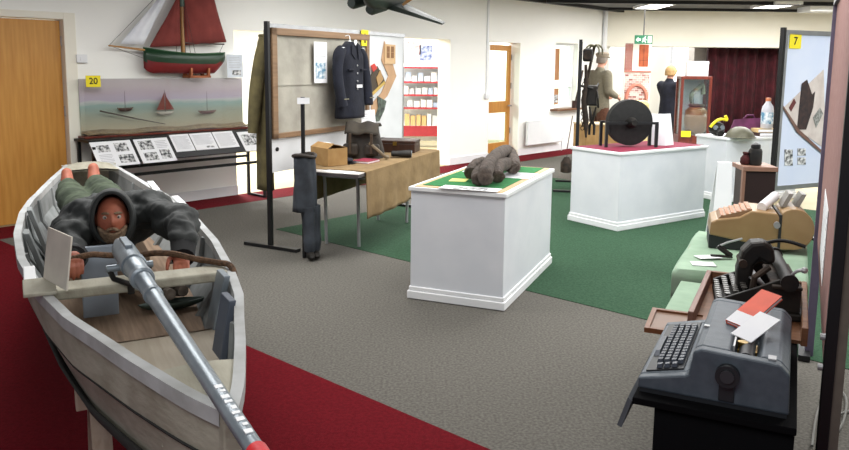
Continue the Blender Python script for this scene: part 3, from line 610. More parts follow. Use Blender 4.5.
# beard, brows, eyes
def on_head(x, z, out=0): return HM @ Vector((x, -.094 * math.sqrt(max(0, 1 - (x / .074) ** 2 - (z / .116) ** 2)) - out, z))
b = MB()
def bf(u, v):
    x = (u * 2 - 1) * .062; z = -.066 - .046 * v + .030 * abs(u * 2 - 1) ** 2 * (1 - v) * 1.2
    k = max(0, 1 - (x / .073) ** 2 - (z / .122) ** 2); lump = .010 * math.sin(u * 3.14)
    return HM @ Vector((x, -.094 * math.sqrt(k) * (1 - .12 * .5) - .004 - lump, z))
b.grid(bf, 15, 7); b.build('beard', beard_m, bo, 70, solid=.014)
b = MB(); b.tube([on_head(x, -.042 - abs(x) * .35, .014) for x in (-.032, -.02, -.008, 0, .008, .02, .032)], [.004, .008, .008, .006, .008, .008, .004], 8); b.build('moustache', beard_m, bo)
for s in (-1, 1):
    b = MB(); b.tube([on_head(s * x, .033 - (x - .03) ** 2 * 8, .006) for x in (.012, .024, .036, .046)], [.004, .006, .006, .003], 6); b.build('eyebrow', beard_m, bo)
    b = MB(); b.ball(HM @ Vector((s * .03, -.072, .012)), .0115, 10); b.build('eye', mat('eye_white', (190, 180, 170), .3), bo)
    b = MB(); b.ball(HM @ Vector((s * .03, -.0815, .0115)), .0048, 8); b.build('iris', dark_ink, bo)

# ------------------------------------------------------------------ model ship, diorama case and its stand, along the left wall
cs = thing('display_case', 'long low glass case with a painted seascape backdrop on the black stand', 'display case', W(1.055, .09, .822), WA)
CW = 1.98
MB().box(-CW / 2 - .02, CW / 2 + .02, -.085, .085, 0, .022).build('base_board', redwood_m, cs, 0, .003)
o = MB().box(-CW / 2 + .01, CW / 2 - .01, .06, .075, .022, .6).build('painted_backdrop', seascape(), cs, 0)
b = MB(); b.box(-CW / 2, CW / 2, -.08, -.076, .022, .6); b.build('front_glass', glc_m, cs, 0)
for q in (-1, 1): MB().box(q * CW / 2 - .003, q * CW / 2 + .003, -.075, .075, .022, .6).build('end_glass', glc_m, cs, 0)
b = MB(); b.box(-CW / 2, CW / 2, -.08, .08, .6, .606); b.build('top_glass', glc_m, cs, 0)
b = MB(); b.grid(lambda u, v: ((u - .5) * (CW - .03), -.07 + .125 * v, .032 + .03 * v + .008 * math.sin(u * 20 + v * 6)), 40, 6); b.build('shore_sand', mat('model_sand', (160, 138, 110), .95, c2=(132, 112, 88), scale=14, bump=.5), cs, 60, solid=.012)
def small_boat(t, z, L, label, sails, hm, tall):
    r = thing('model_boat', label, 'model boat', W(t, .085, z), WA)
    b = MB(); b.grid(lambda u, v: ((u - .5) * L, (.018 * (1 - abs(2 * u - 1) ** 2.5)) * math.cos(v * math.pi), .04 + .006 * (2 * u - 1) ** 2 - .036 * math.sin(v * math.pi) * (1 - abs(2 * u - 1) ** 4)), 13, 7)
    b.build('hull', hm, r, 50, solid=.004)
    b = MB(); b.box(-L * .44, L * .44, -.010, .010, .030, .034); b.build('deck', varn_m, r, 0)
    b = MB(); b.cyl((0, 0, .03), (0, 0, tall), .003, .0015, 6); b.build('mast', darkwood_m, r)
    for pl, m in sails: b = MB(); b.px(pl, -.001, .001); b.build('sail', m, r, 0)
ps, zz = wpix(125, 104, .085); small_boat(ps, 1.075, .18, 'small dark model boat with bare mast at the left of the glass case', [], mat('dark_brown_hull', (70, 40, 34), .5), .22)
ps, zz = wpix(165, 105, .085); small_boat(ps, 1.02, .22, 'small model sailing boat with red sails in the middle of the glass case', [([(-.005, .06), (-.1, .06), (-.005, .25)], sail_m), ([(.005, .06), (.11, .06), (.02, .2), (.005, .26)], sail_m)], mat('pale_hull', (190, 180, 170), .5), .28)
ps, zz = wpix(207, 104, .085); small_boat(ps, 1.01, .24, 'small low model boat at the right of the glass case', [], mat('dark_red_hull', (96, 50, 50), .5), .26)
ps, z0 = wpix(100, 112, .1)
b = MB(); a = on_pl(100, 111, W(0, .10), N); c = on_pl(165, 124, W(0, .07), N); a.z = max(a.z, .9); b.tube([a, (a + c) / 2 + Vector((0, 0, -.005)), c], [.008, .007, .004], 6); o = b.build('model_spar', darkwood_m); tag(o, 'thin dark model spar lying across the shore in the glass case', 'model spar')
q20 = wpix(93.5, 87, .172); number_card('20', 'yellow card numbered 20 on the glass case by the oak door', .15, .115, W(q20[0], .175, q20[1]), WA)
# black stand with sloping board
st = thing('display_stand', 'black metal display stand with a sloping sheet board below the glass case', 'stand', W(1.03, .1, 0), WA)
b = MB()
SW = 1.03
for x in (-SW + .02, SW):
    b = MB(); b.box(x - .015, x + .015, -.0, .03, .005, .82); b.build('leg', black_m, st, 0)
    b = MB(); b.box(x - .015, x + .015, -.33, -.30, .005, .76); b.build('leg', black_m, st, 0)
    b = MB(); b.box(x - .015, x + .015, -.30, 0, .005, .03); b.build('foot_rail', black_m, st, 0)
b = MB(); b.box(-SW, SW, -.33, -.30, .43, .46); b.build('cross_rail', black_m, st, 0); b = MB(); b.box(-SW, SW, 0, .03, .47, .5); b.build('cross_rail', black_m, st, 0)
MB().box(-SW, SW, -.25, .095, .795, .82).build('top_shelf', black_m, st, 0)
b = MB(); b.hexa([(-SW, -.45, .6), (SW, -.45, .6), (SW, -.435, .59), (-SW, -.435, .59), (-SW, -.25, .82), (SW, -.25, .82), (SW, -.235, .81), (-SW, -.235, .81)]); b.build('sloping_board', black_m, st, 0)
TA = math.atan2(.2, .22); sl = math.hypot(.2, .22)
def slope_sheet(t, w, h, cells, label, up_=0.0):
    c = W(t, .1 + .452 + .004, .598 + up_); k = -up_ * .2 / .22
    c = W(t, .1 + .454 - up_ * .2 / .22, .600 + up_)
    return sheet('information_sheet', label, 'information sheet', w, h, cells, c, (-TA, 0, WA), 'information sheets on the sloping board')
four = [(.12, .58, .42, .85, photo_m), (.55, .55, .88, .9, photo_m), (.55, .1, .92, .42, photo_m)] + lines(.1, .42, .12, .5, 6)
four2 = [(.1, .55, .5, .92, photo_m), (.12, .1, .5, .42, photo_m), (.6, .12, .9, .5, photo_m)] + lines(.58, .92, .56, .9, 5)
tb_ = [wpix(x, 150, .44)[0] for x in (92, 134, 136, 171)]; tc_ = [wpix(x, 143, .40)[0] for x in (171, 191, 214, 235, 238, 259)]
def mid(a, c): return (a + c) / 2, (c - a) - .012
m_, w_ = mid(tb_[0], tb_[1]); slope_sheet(m_, w_, .31, four, 'white sheet with boat photographs, leftmost on the sloping board', -.025)
m_, w_ = mid(tb_[2], tb_[3]); slope_sheet(m_, w_, .31, four2, 'white sheet with photographs, second from the left on the sloping board', -.025)
m_, w_ = mid(tc_[0], tc_[1]); slope_sheet(m_, w_, .23, lines(.1, .9, .12, .9, 12), 'white sheet of plain text, first of three text sheets right of the photographs', .055)
m_, w_ = mid(tc_[1], tc_[2]); slope_sheet(m_, w_, .23, lines(.1, .9, .3, .9, 9) + [(.5, .1, .85, .2, photo_m)], 'white text sheet, middle of three right of the photographs', .055)
m_, w_ = mid(tc_[2], tc_[3]); slope_sheet(m_, w_, .23, lines(.1, .9, .12, .9, 12), 'white text sheet, last of three right of the photographs', .055)
m_, w_ = mid(tc_[4], tc_[5]); slope_sheet(m_, w_, .28, [(.12, .3, .9, .85, photo_m)], 'white sheet with a grey ship photograph, rightmost on the sloping board', .0)
o = sheet('information_sheet', 'white sheet with one dark photograph leaning on top of the glass case', 'information sheet', .22, .27, [(.3, .1, .85, .32, photo_m)] + lines(.12, .9, .4, .92, 7), W(1.90, .10, 1.4295), (R(-3), 0, WA), base=mat('pale_blue_paper', (222, 228, 236), .8))
# big model ship
sp = thing('model_ship', 'large model sailing ship with red sails and green hull standing above the glass case', 'model ship', W(1.25, .105, 1.43), WA)
def shf(u, v):
    x = -.5 + u * .98; f = (1 - abs(2 * u - 1) ** 3.2) if u < .5 else (1 - .55 * abs(2 * u - 1) ** 3); w = .088 * max(f, .03)
    a = v * math.pi; zt = .30 - .06 * u * (1.6 - u) + .02 * (2 * u - 1) ** 2; zk = .05 + (.06 * max(0, (.12 - u) / .12) ** 2) + .13 * max(0, (u - .86) / .14) ** 1.2
    sv = abs(math.sin(a)) ** .7
    return (x, w * math.cos(a), zt - (zt - zk) * sv)
b = MB(); b.grid(shf, 31, 17)
for i in range(len(b.f)):
    z = sum(b.v[k][2] for k in b.f[i]) / 4; x = sum(b.v[k][0] for k in b.f[i]) / 4
    b.mi[i] = 1 if z < .175 else 0
hl = b.build('hull', [hullg_m, hullr_m], sp, 50, solid=.008)
b = MB()
for s in (0, 1): b.tube([(p[0], p[1], p[2] + .004) for p in (shf(i / 30, s) for i in range(31))], .006, 6)
b.build('gunwale', mat('mid_green_paint', (52, 96, 56), .5), sp)
b = MB(); b.grid(lambda u, v: (-.47 + u * .93, (v - .5) * 1.9 * shf(.03 + u * .95, 0)[1], shf(.03 + u * .95, 0)[2] - .03), 20, 3); b.build('deck', varn_m, sp, 0)
b = MB(); b.cyl((-.03, 0, .2), (-.03, 0, 1.17), .022, .014, 12); b.build('mast', varn_m, sp)
b = MB(); b.cyl((-.88, 0, .335), (-.35, 0, .285), .008, .015, 10); b.build('bowsprit', varn_m, sp)
b = MB(); b.cyl((-.02, 0, .385), (.50, 0, .385), .010, .008, 8); b.build('boom', darkwood_m, sp)
b = MB(); b.cyl((-.02, 0, .92), (.33, 0, 1.10), .009, .007, 8); b.build('gaff', hullg_m, sp)
b = MB(); b.tube([(-.03, 0, .78), (-.03, 0, .88)], .03, 10); b.build('mast_band', hullg_m, sp)
def sail(b, P, belly, n=12):
    P = [Vector(p) for p in P]
    b.grid(lambda u, v: tuple((P[0] * (1 - u) + P[1] * u) * (1 - v) + (P[3] * (1 - u) + P[2] * u) * v + Vector((0, -belly * math.sin(u * 3.14) * math.sin(v * 3.0 + .1) + .004 * math.sin(u * 17 + v * 9), 0))), n, n)
b = MB(); sail(b, [(-.01, -.0, .36), (.53, 0, .41), (.32, 0, 1.09), (-.01, 0, .92)], .05); b.build('main_sail', sail_m, sp, 80, solid=.003)
b = MB(); sail(b, [(-.43, 0, .33), (-.06, 0, .35), (-.05, 0, .90), (-.06, 0, .91)], .03); b.build('fore_sail', sail_m, sp, 80, solid=.003)
b = MB(); sail(b, [(-.76, 0, .355), (-.50, 0, .355), (-.09, 0, 1.07), (-.1, 0, 1.08)], .03); b.build('jib', wsail_m, sp, 80, solid=.003)
b = MB(); rig = [((-.87, 0, .34), (-.03, 0, 1.16)), ((.5, 0, .4), (.33, 0, 1.1)), ((-.87, 0, .335), (-.47, 0, .2)), ((.44, .04, .25), (.49, 0, .385))]
for s in (-1, 1): rig += [((x, s * .1, .27), (-.03, 0, 1.0)) for x in (-.06, 0, .06)]
for p, q in rig: b.cyl(p, q, .0022, n=5)
b.build('rigging', darkwood_m, sp)
b = MB(); b.pyz([(-.07, .245), (-.07, .27), (.07, .27), (.07, .245)], .14, .3); b.box(.36, .42, -.05, .05, .235, .27); b.build('cabin', hullg_m, sp, 0, .004)
b = MB()
for x in (.02, .24): b.pyz([(-.085, .0), (.085, 0), (.085, .11), (.07, .11), (.04, .035), (-.04, .035), (-.07, .11), (-.085, .11)], x - .012, x + .012)
b.box(.0, .26, -.085, -.06, 0, .025); b.box(0, .26, .06, .085, 0, .025); b.build('cradle', mat('orange_brown_wood', (176, 100, 56), .5, scale=6), sp, 0)
# ------------------------------------------------------------------ display screen with jacket
S0 = Vector((-1.33, 6.5, 0)); S1 = Vector((-.24, 8.55, 0)); SU = (S1 - S0).normalized(); SN = Vector((SU.y, -SU.x, 0)); SA = math.atan2(SU.y, SU.x); SL = (S1 - S0).length
def S(x, d, z): return S0 + SU * x + SN * d + Vector((0, 0, z))
def spix(x, y, d=.03):
    p = on_pl(x, y, S0 + SN * d, SN); return (p - S0).dot(SU), p.z
sc = thing('display_screen', 'tall display screen of grey canvas in a wood frame with a white board beside it', 'display screen', S0, SA)
xc = spix(370, 60)[0]
b = MB(); b.box(-.03, .0, -.02, .02, .0, 1.95); b.build('end_post', black_m, sc, 0)
b = MB(); b.box(-.045, .015, -.30, .28, .004, .03); b.build('foot', black_m, sc, 0)
b = MB(); b.box(SL - .04, SL, -.0, .03, .0, 1.93); b.build('end_post', alu_m, sc, 0)
b = MB(); b.box(SL - .05, SL + .01, -.25, .25, .004, .03); b.build('foot', black_m, sc, 0)
b = MB(); b.box(.045, xc, -.004, .012, .98, 1.87); b.build('canvas_panel', canvas_m, sc, 0)
b = MB(); b.box(.02, xc, -.03, .02, 1.84, 1.90); b.build('frame_rail', framew_m, sc, 0, .004)
b = MB(); b.box(.02, xc, -.03, .02, .955, 1.0); b.build('frame_rail', framew_m, sc, 0, .004)
b = MB(); b.box(.02, .085, -.03, .02, .955, 1.90); b.build('frame_stile', framew_m, sc, 0, .004)
b = MB(); b.box(xc - .05, xc, -.028, .02, .955, 1.84); b.build('frame_stile', framew_m, sc, 0, .004)
b = MB(); b.box(.09, xc - .05, -.012, -.004, 1.41, 1.425); b.build('canvas_seam', canvas_m, sc, 0)
b = MB(); b.box(.02, xc, .0, .014, .66, .955); b.build('lower_panel', board_m, sc, 0)
b = MB(); b.box(xc, SL - .03, .0, .016, .66, 1.90); b.build('white_panel', board_m, sc, 0)
b = MB(); b.box(0, SL, -.012, .02, 1.90, 1.935); b.build('top_trim', alu_m, sc, 0)
b = MB(); b.cyl((.09, -.01, .86), (.09, .0, .86), .018); b.build('knob', black_m, sc)
x, z = spix(320, 83); o = sheet('leaflet', 'narrow white leaflet with blue pictures pinned to the grey canvas', 'leaflet', .2, spix(320, 42)[1] - z, [(.1, .1, .9, .5, photoc_m)] + lines(.12, .88, .56, .92, 6), S(x, .04, z), (0, 0, SA))
x, z = spix(365, 47); number_card('?', 'yellow number card at the top of the white board above the navy jacket', .13, .16, S(x, .02, z), SA) if False else None
o = sheet('number_card', 'yellow number card at the top of the white board beside the navy jacket', 'number card', .13, .16, [(.42, .2, .55, .8, dark_ink), (.35, .2, .62, .28, dark_ink)], S(spix(365.5, 46)[0], .025, spix(365.5, 46)[1]), (0, 0, SA), base=yellow_m)
# collage on the white board
def cut(name, label, cat, pixels, m, d=.01, th=.006, extra=None):
    P = [spix(px_, py_, d) for px_, py_ in pixels]; cx = sum(p[0] for p in P) / len(P); cz = min(p[1] for p in P)
    b = MB(); b.px([(p[0] - cx, p[1] - cz) for p in P], 0, th); o = b.build(name, m, None, 0); o.location = S(cx, d + th, cz); o.rotation_euler = (0, 0, SA); return tag(o, label, cat)
cut('brown_paper_shape', 'long bent brown paper strip pinned on the white board', 'paper cutout', [(384, 41), (393, 66), (396, 76), (387, 96), (379, 104), (379, 116), (371, 118), (371, 104), (381, 93), (388, 76), (381, 60)], mat('kraft_paper', (196, 158, 122), .9), .004)
o = cut('recipe_card', 'square tan card with four small prints on the white board', 'card', [(384.5, 44), (395, 45), (395, 64), (384.5, 64)], mat('pale_tan_card', (212, 178, 136), .9), .012)
b = MB(); bb = [v.co for v in o.data.vertices]; x0 = min(v.x for v in bb); x1 = max(v.x for v in bb); zt = max(v.z for v in bb)
for i in (.3, .7):
    for j in (.45, .75): b.box(x0 + (x1 - x0) * i - .03, x0 + (x1 - x0) * i + .03, -.002, 0, zt * j - .03, zt * j + .03)
b.build('small_prints', mat('brown_print', (140, 100, 66), .8), o, 0)
o = cut('badge_cutout', 'large black and gold crest cutout with a red top on the white board', 'crest', [(369, 86), (371, 74), (377, 66), (383, 77), (385, 83), (371, 97)], mat('dark_bronze', (70, 58, 44), .7), .014)
c2 = cut('x', '', '', [(371.5, 93), (384, 81), (385, 83.5), (372, 96)], mat('gold_stripe', (196, 164, 84), .6), .022); del c2['label'], c2['category']; c2.name = 'gold_stripe'; M_ = Matrix.Translation(o.location) @ Euler(o.rotation_euler).to_matrix().to_4x4(); bpy.context.view_layer.update(); c2.parent = o; c2.matrix_parent_inverse = M_.inverted()
c3 = cut('x', '', '', [(376, 78), (380, 70), (383, 79), (378, 86)], mat('gold_body', (178, 140, 88), .6), .022); del c3['label'], c3['category']; c3.name = 'gold_body'; c3.parent = o; c3.matrix_parent_inverse = M_.inverted()
c4 = cut('x', '', '', [(370.5, 66), (374, 63.5), (377, 68), (373, 72)], mat('scarlet_top', (200, 60, 50), .7), .022); del c4['label'], c4['category']; c4.name = 'scarlet_top'; c4.parent = o; c4.matrix_parent_inverse = M_.inverted()
cut('photo_cutout', 'dark green and grey torn photograph low on the white board', 'photograph', [(377, 96), (386, 101), (384, 110), (379, 121), (373, 122), (378, 108)], mat('torn_photo', (96, 110, 98), .7, c2=(40, 40, 40), scale=20), .016)
# jacket on a hanger
xj, zj = spix(351, 40, .12)
jk = thing('uniform_jacket', 'navy blue uniform jacket with silver buttons hanging on the grey canvas screen', 'jacket', S(xj - .02, .12, zj - .80 * .93), SA); jk.scale = (.84, .9, .93)
def jf(u, v):
    q = u * 2 * math.pi; z = v * .78
    hwid = .225 + .03 * (1 - v) - .02 * math.exp(-((v - .45) / .2) ** 2)
    if v > .84: hwid = .225 * (1 - ((v - .84) / .16) ** 1.3 * .72)
    dp = .075 * (1 - .4 * max(0, (v - .8) / .2)) + .02 * (1 - v)
    c, s_ = math.cos(q), math.sin(q); w = .008 * math.sin(q * 5 + v * 3) * (1 - v * .6)
    return (hwid * (abs(c) ** .8) * (1 if c > 0 else -1) + w, dp * s_ + w, z)
b = MB(); b.grid(jf, 40, 22, closeu=True); b.build('torso', navy_m, jk, 60, solid=.008)
for s in (-1, 1):
    b = MB(); b.tube(smoothpts([Vector(p) for p in ((s * .17, .0, .70), (s * .245, -.01, .62), (s * .285, -.025, .45), (s * .285, -.05, .28), (s * .265, -.075, .13))]), [.055 + .018 * math.sin(min(1, i / 8) * 3) * .5 for i in range(21)], 14); sl_ = b.build('sleeve', navy_m, jk, 60)
    b = MB(); b.box(s * .265 - .045, s * .265 + .045, -.125, -.12, .2, .21); b.build('cuff_band', mat('braid', (120, 116, 96), .8), sl_, 0)
    b = MB(); b.hexa([(s * .03, -.095, .60), (s * .10, -.088, .66), (s * .085, -.085, .74), (s * .035, -.08, .77), (s * .03, -.085, .60), (s * .10, -.078, .66), (s * .085, -.075, .74), (s * .035, -.07, .77)]); b.build('lapel', navy_m, jk, 0)
    b = MB(); b.box(s * .13 - .055, s * .13 + .055, -.108, -.08, .49, .505); b.build('pocket_flap', navy_m, jk, 0, .003)
    b = MB(); b.box(s * .2 - .02, s * .2 + .02, -.05, .0, .715, .722); b.build('shoulder_badge', white_m, jk, 0)
for z in (.30, .38, .46, .54):
    b = MB(); b.ball((0, -.098 + .01 * (z - .3), z), (.011, .006, .011), 10); b.build('button', steel_m, jk)
b = MB(); b.tube([(-.08, 0, .73), (0, 0, .79), (.08, 0, .73)], .012, 8); b.tube([(0, 0, .79), (0, 0, .83), (.02, .03, .85), (0, .06, .84)], .004, 6); b.build('hanger', white_m, jk)
b = MB(); b.px([(-.03, .77), (0, .74), (.03, .77), (.02, .80), (-.02, .80)], -.075, -.07); b.build('paper_collar', paper_m, jk, 0)
b = MB(); b.box(-.055, .055, -.125, -.121, .315, .345); b.build('name_tag', paper_m, jk, 0)
x, z = spix(369, 124, .16); sheet('caption_card', 'white caption card propped below the hem of the navy jacket', 'card', .26, .14, lines(.1, .9, .2, .8, 4), S(x, .16, z), (R(-6), 0, SA))
x, z = spix(284, 139, .04); sheet('caption_card', 'tiny white caption card under the lower left of the wood frame', 'card', .1, .03, [], S(x, .02, z), (0, 0, SA))
# olive coat at the left end of the screen
oc = thing('olive_coat', 'long olive coat hanging beside the black post of the display screen', 'coat', (-1.435, 6.80, .47), R(28))
def of(u, v):
    q = u * 2 * math.pi; z = v * 1.38; w = .055 + .012 * (1 - v); d = .10
    if v > .88: k = 1 - ((v - .88) / .12) ** 1.6 * .55; w *= k; d *= k
    f = .007 * math.sin(5 * q + 2 * v) * (1.2 - v)
    return ((w + f) * math.cos(q), (d + f) * math.sin(q), z)
b = MB(); b.grid(of, 32, 20, closeu=True); b.build('body', olive_m, oc, 60, solid=.008)
b = MB(); b.tube(smoothpts([Vector(p) for p in ((.0, -.04, 1.33), (-.04, -.06, 1.2), (-.085, -.075, .95), (-.115, -.085, .72), (-.135, -.09, .52))]), [.042 + .020 * math.sin(i / 20 * 3.1) for i in range(21)], 14); b.build('sleeve', olive_m, oc, 60)
b = MB(); b.tube([(.03 * math.cos(a * .52), .045 * math.sin(a * .52), 1.37) for a in range(12)], .014, 8, closed=True); b.build('collar', olive_m, oc)
b = MB(); b.tube([(.0, 0, 1.36), (.01, 0, 1.43), (.03, -.12, 1.44), (.03, -.28, 1.43)], .005, 6); b.build('hook', steel_m, oc)
# dark waders on a rod
wd_ = thing('canvas_waders', 'dark grey waders tied to a black rod standing in front of the display screen', 'waders', (-.955, 6.12, .004), R(20))
b = MB(); b.cyl((-.02, .05, .0), (-.02, .05, 1.33), .017); b.build('rod', black_m, wd_)
dk = mat('charcoal_canvas', (58, 64, 72), .8, c2=(40, 44, 50), scale=8, bump=.5, bscale=16)
def wf(u, v):
    q = u * 2 * math.pi; z = .40 + v * .46; f = .008 * math.sin(5 * q + 4 * v)
    return ((.095 - .015 * v + f) * math.cos(q) - .02, (.06 + f) * math.sin(q) - .0, z)
b = MB(); b.grid(wf, 28, 12, closeu=True); b.build('waist', dk, wd_, 60, solid=.006)
for s, y, z0 in ((-.0, -.01, .02), (.05, .02, .03)):
    b = MB(); b.tube(smoothpts([Vector(p) for p in ((s - .0, y, .44), (s + .008, y, .3), (s + .012, y - .01, .16), (s + .012, y, .07))]), [.062, .061, .06, .058, .056, .054, .052, .05, .05, .052, .054, .052, .05, .048, .046, .045], 14); b.build('leg', dk, wd_, 60)
    b = MB(); b.ball((s + .014, y - .03, .036), (.036, .08, .036), 12); b.build('boot', iron_m, wd_)
b = MB(); b.tube([(.09 * math.cos(a * .52) - .02, .068 * math.sin(a * .52), .86 + .01 * math.sin(a)) for a in range(12)], .016, 8, closed=True); b.build('belt', mat('dark_belt', (44, 36, 30), .7), wd_)
b = MB(); b.box(-.07, .03, .015, .02, 1.275, 1.325); b.build('tag_card', paper_m, wd_, 0)

# ------------------------------------------------------------------ folding table with tan cloth
TZ = .72; TN = Vector((-.535, 6.08, 0)); TU = Vector((.349, .937, 0)).normalized(); TAa = math.atan2(TU.y, TU.x); TL, TWd = 1.92, .58
# local x along the long side away from the camera, local y to the left
tb = thing('folding_table', 'folding table with grey tubular legs under a tan cloth', 'table', TN, TAa)
b = MB(); b.box(.0, TL, 0, TWd, TZ - .025, TZ); b.build('tabletop', mat('pale_laminate', (206, 200, 194), .5), tb, 0, .004)
b = MB(); b.box(-.004, TL + .004, -.004, TWd + .004, TZ - .032, TZ - .006); b.build('edge_band', mat('dark_edge', (72, 66, 66), .5), tb, 0)
for x, s in ((.40, 1), (1.55, -1)):
    for y in (.19, TWd - .07):
        b = MB(); b.tube(smoothpts([Vector(p) for p in ((x - s * .15, y, TZ - .03), (x - s * .06, y, TZ - .05), (x - s * .015, y, TZ - .14), (x, y, .3), (x + s * .01, y, .012))]), .015, 10); b.build('leg', steel_m, tb)
    b = MB(); b.cyl((x, .13, .62), (x, TWd - .07, .62), .010); b.build('cross_brace', steel_m, tb)
# cloth: top sheet from x=.16 on, hanging over both long sides
b = MB()
def clf(u, v):
    x = .12 + u * (TL - .10); k = -.40 + v * (TWd + .72)     # k runs across: negative hangs in front, > TWd hangs behind
    if k < 0: return (x, -.012 - .018 * (.5 + .5 * math.sin(x * 21)) * (-k / .4), TZ + .006 + k * (.98 + .03 * math.sin(x * 3)))
    if k > TWd: return (x, TWd + .012 + .012 * math.sin(x * 17) * (k - TWd), TZ + .006 - (k - TWd))
    return (x, k, TZ + .006 + .002 * math.sin(x * 9 + k * 7))
b.grid(clf, 70, 44); cl = b.build('table_cloth', tan_cloth, None, 50, solid=.005); cl.location = TN + Vector((0, 0, 0)); cl.rotation_euler = (0, 0, TAa); tag(cl, 'tan cloth draped over the long sides of the folding table', 'tablecloth')
ZT = TZ + .0105
def tabspot(x, y): p = on_z(x, y, ZT); return p
def R3(a): return Matrix.Rotation(a, 4, 'Z')
p = tabspot(329, 164); bx = thing('cardboard_box', 'open tan cardboard box on the left end of the folding table', 'box', p, TAa + R(60))
b = MB(); b.box(-.14, .14, -.1, .1, 0, .006); b.box(-.14, -.134, -.1, .1, .006, .15); b.box(.134, .14, -.1, .1, .006, .15); b.box(-.134, .134, -.1, -.094, .006, .15); b.box(-.134, .134, .094, .1, .006, .15); b.build('carton', card_m, bx, 0)
for pts_ in ([(-.14, -.1, .15), (.14, -.1, .15), (.14, -.02, .175), (-.14, -.02, .175)], [(-.14, .1, .15), (.14, .1, .15), (.13, .03, .19), (-.13, .03, .19)]):
    b = MB(); b.add(pts_, [(0, 1, 2, 3)]); b.build('flap', card_m, bx, 0, solid=.004)
b = MB(); b.box(.02, .13, -.04, .02, .13, .185); b.build('crumpled_paper', paper_m, bx, 0, .01)
p = tabspot(344, 163); cp = thing('navy_cap', 'flat navy cap lying on the table in front of the cardboard box', 'cap', p, TAa)
b = MB(); b.lathe([(.055, 0), (.075, .012), (.085, .03), (.07, .042), (.02, .048)], n=20); b.build('crown', navy_m, cp, 50)
b = MB(); b.grid(lambda u, v: ((.06 + .05 * v) * math.cos(-2.3 + u * 1.6), (.06 + .05 * v) * math.sin(-2.3 + u * 1.6), .008 - .004 * v), 12, 4); b.build('peak', mat('black_peak', (16, 16, 18), .3), cp, 0, solid=.003)
p = tabspot(366, 162); bk = thing('book', 'closed maroon book lying flat on the folding table', 'book', p, TAa - R(5))
b = MB(); b.box(-.11, .11, -.085, .085, 0, .003); b.box(-.11, .11, -.085, .085, .017, .02); b.box(-.11, .11, .082, .085, .003, .017); b.build('cover', redbook_m, bk, 0); MB().box(-.106, .106, -.08, .082, .003, .017).build('pages', paper_m, bk, 0)
p = on_z(346, 170, TZ + .002); sheet('document_sheet', 'white paper sheet lying on the bare near end of the folding table', 'sheet', .26, .16, [], p, (R(-90), 0, TAa + R(80)))
p = tabspot(364, 157); rk = thing('rucksack', 'dark brown canvas and leather rucksack slumped on the folding table', 'rucksack', p, TAa + R(-75))
def rf(u, v):
    q = u * 2 * math.pi; z = v * .30; w = .19 * (1 - .25 * v) * (1 + .05 * math.sin(3 * q + 5 * v)); d = .13 * (1 - .35 * v) * (1 + .06 * math.sin(4 * q + 1 + 3 * v))
    c, s_ = math.cos(q), math.sin(q); k = 1 if v < .95 else .7
    return (w * abs(c) ** .75 * (1 if c > 0 else -1) * k, d * abs(s_) ** .75 * (1 if s_ > 0 else -1) * k, z + .01 * math.sin(q * 2))
b = MB(); b.grid(rf, 32, 14, closeu=True); b.add([rf(i / 32, 0) for i in range(32)], [tuple(range(32))]); b.build('sack', leather_m, rk, 60)
b = MB(); b.grid(lambda u, v: ((u - .5) * .31, .09 - v * .25, .30 + .03 * math.sin(v * 3.1) - .10 * max(0, v - .65) * 2 + .01 * math.sin(u * 12)), 14, 12); b.build('top_flap', mat('dark_flap', (56, 49, 38), .8, c2=(40, 34, 27), scale=10, bump=.4), rk, 60, solid=.012)
for s in (-.1, .1):
    b = MB(); b.box(s - .07, s + .07, -.175, -.10, .03, .14); b.build('pocket', leather_m, rk, 0, .02)
    b = MB(); b.box(s - .012, s + .012, -.185, -.17, .05, .24); b.build('strap', mat('strap_leather', (62, 48, 34), .6), rk, 0, .003)
b = MB(); b.tube(smoothpts([Vector(q) for q in ((.08, -.16, .15), (.16, -.19, .09), (.23, -.18, .03), (.24, -.1, .02))]), .016, 8); b.build('shoulder_strap', mat('pale_webbing', (110, 96, 76), .8), rk)
p = tabspot(398, 151); ch = thing('wooden_chest', 'dark flat wooden box with a lid on the far end of the folding table', 'box', p, TAa + R(-80))
b = MB(); b.box(-.2, .2, -.14, .14, 0, .09); b.build('body', darkwood_m, ch, 0, .004); MB().box(-.205, .205, -.145, .145, .092, .12).build('lid', darkwood_m, ch, 0, .005)
b = MB(); b.box(-.02, .02, -.152, -.145, .07, .11); b.build('clasp', brass_m, ch, 0)
b = MB(); b.box(-.205, -.175, -.147, .147, .0, .122); b.build('corner_strap', leather_m, ch, 0)
p = tabspot(402, 157); bn = thing('binoculars', 'black binoculars lying on the tan cloth before the flat wooden box', 'binoculars', p, TAa + R(-70))
for s in (-1, 1):
    b = MB(); b.tube([(-.10, s * .035, .032), (-.03, s * .035, .032), (.02, s * .034, .032), (.09, s * .033, .032)], [.022, .024, .030, .032], 14); b.build('barrel', iron_m, bn)
    b = MB(); b.tube([(.09, s * .033, .032), (.094, s * .033, .032)], .026, 14); b.build('lens', gun_m, bn)
b = MB(); b.cyl((-.05, 0, .034), (.05, 0, .034), .010); b.build('hinge_bar', iron_m, bn)

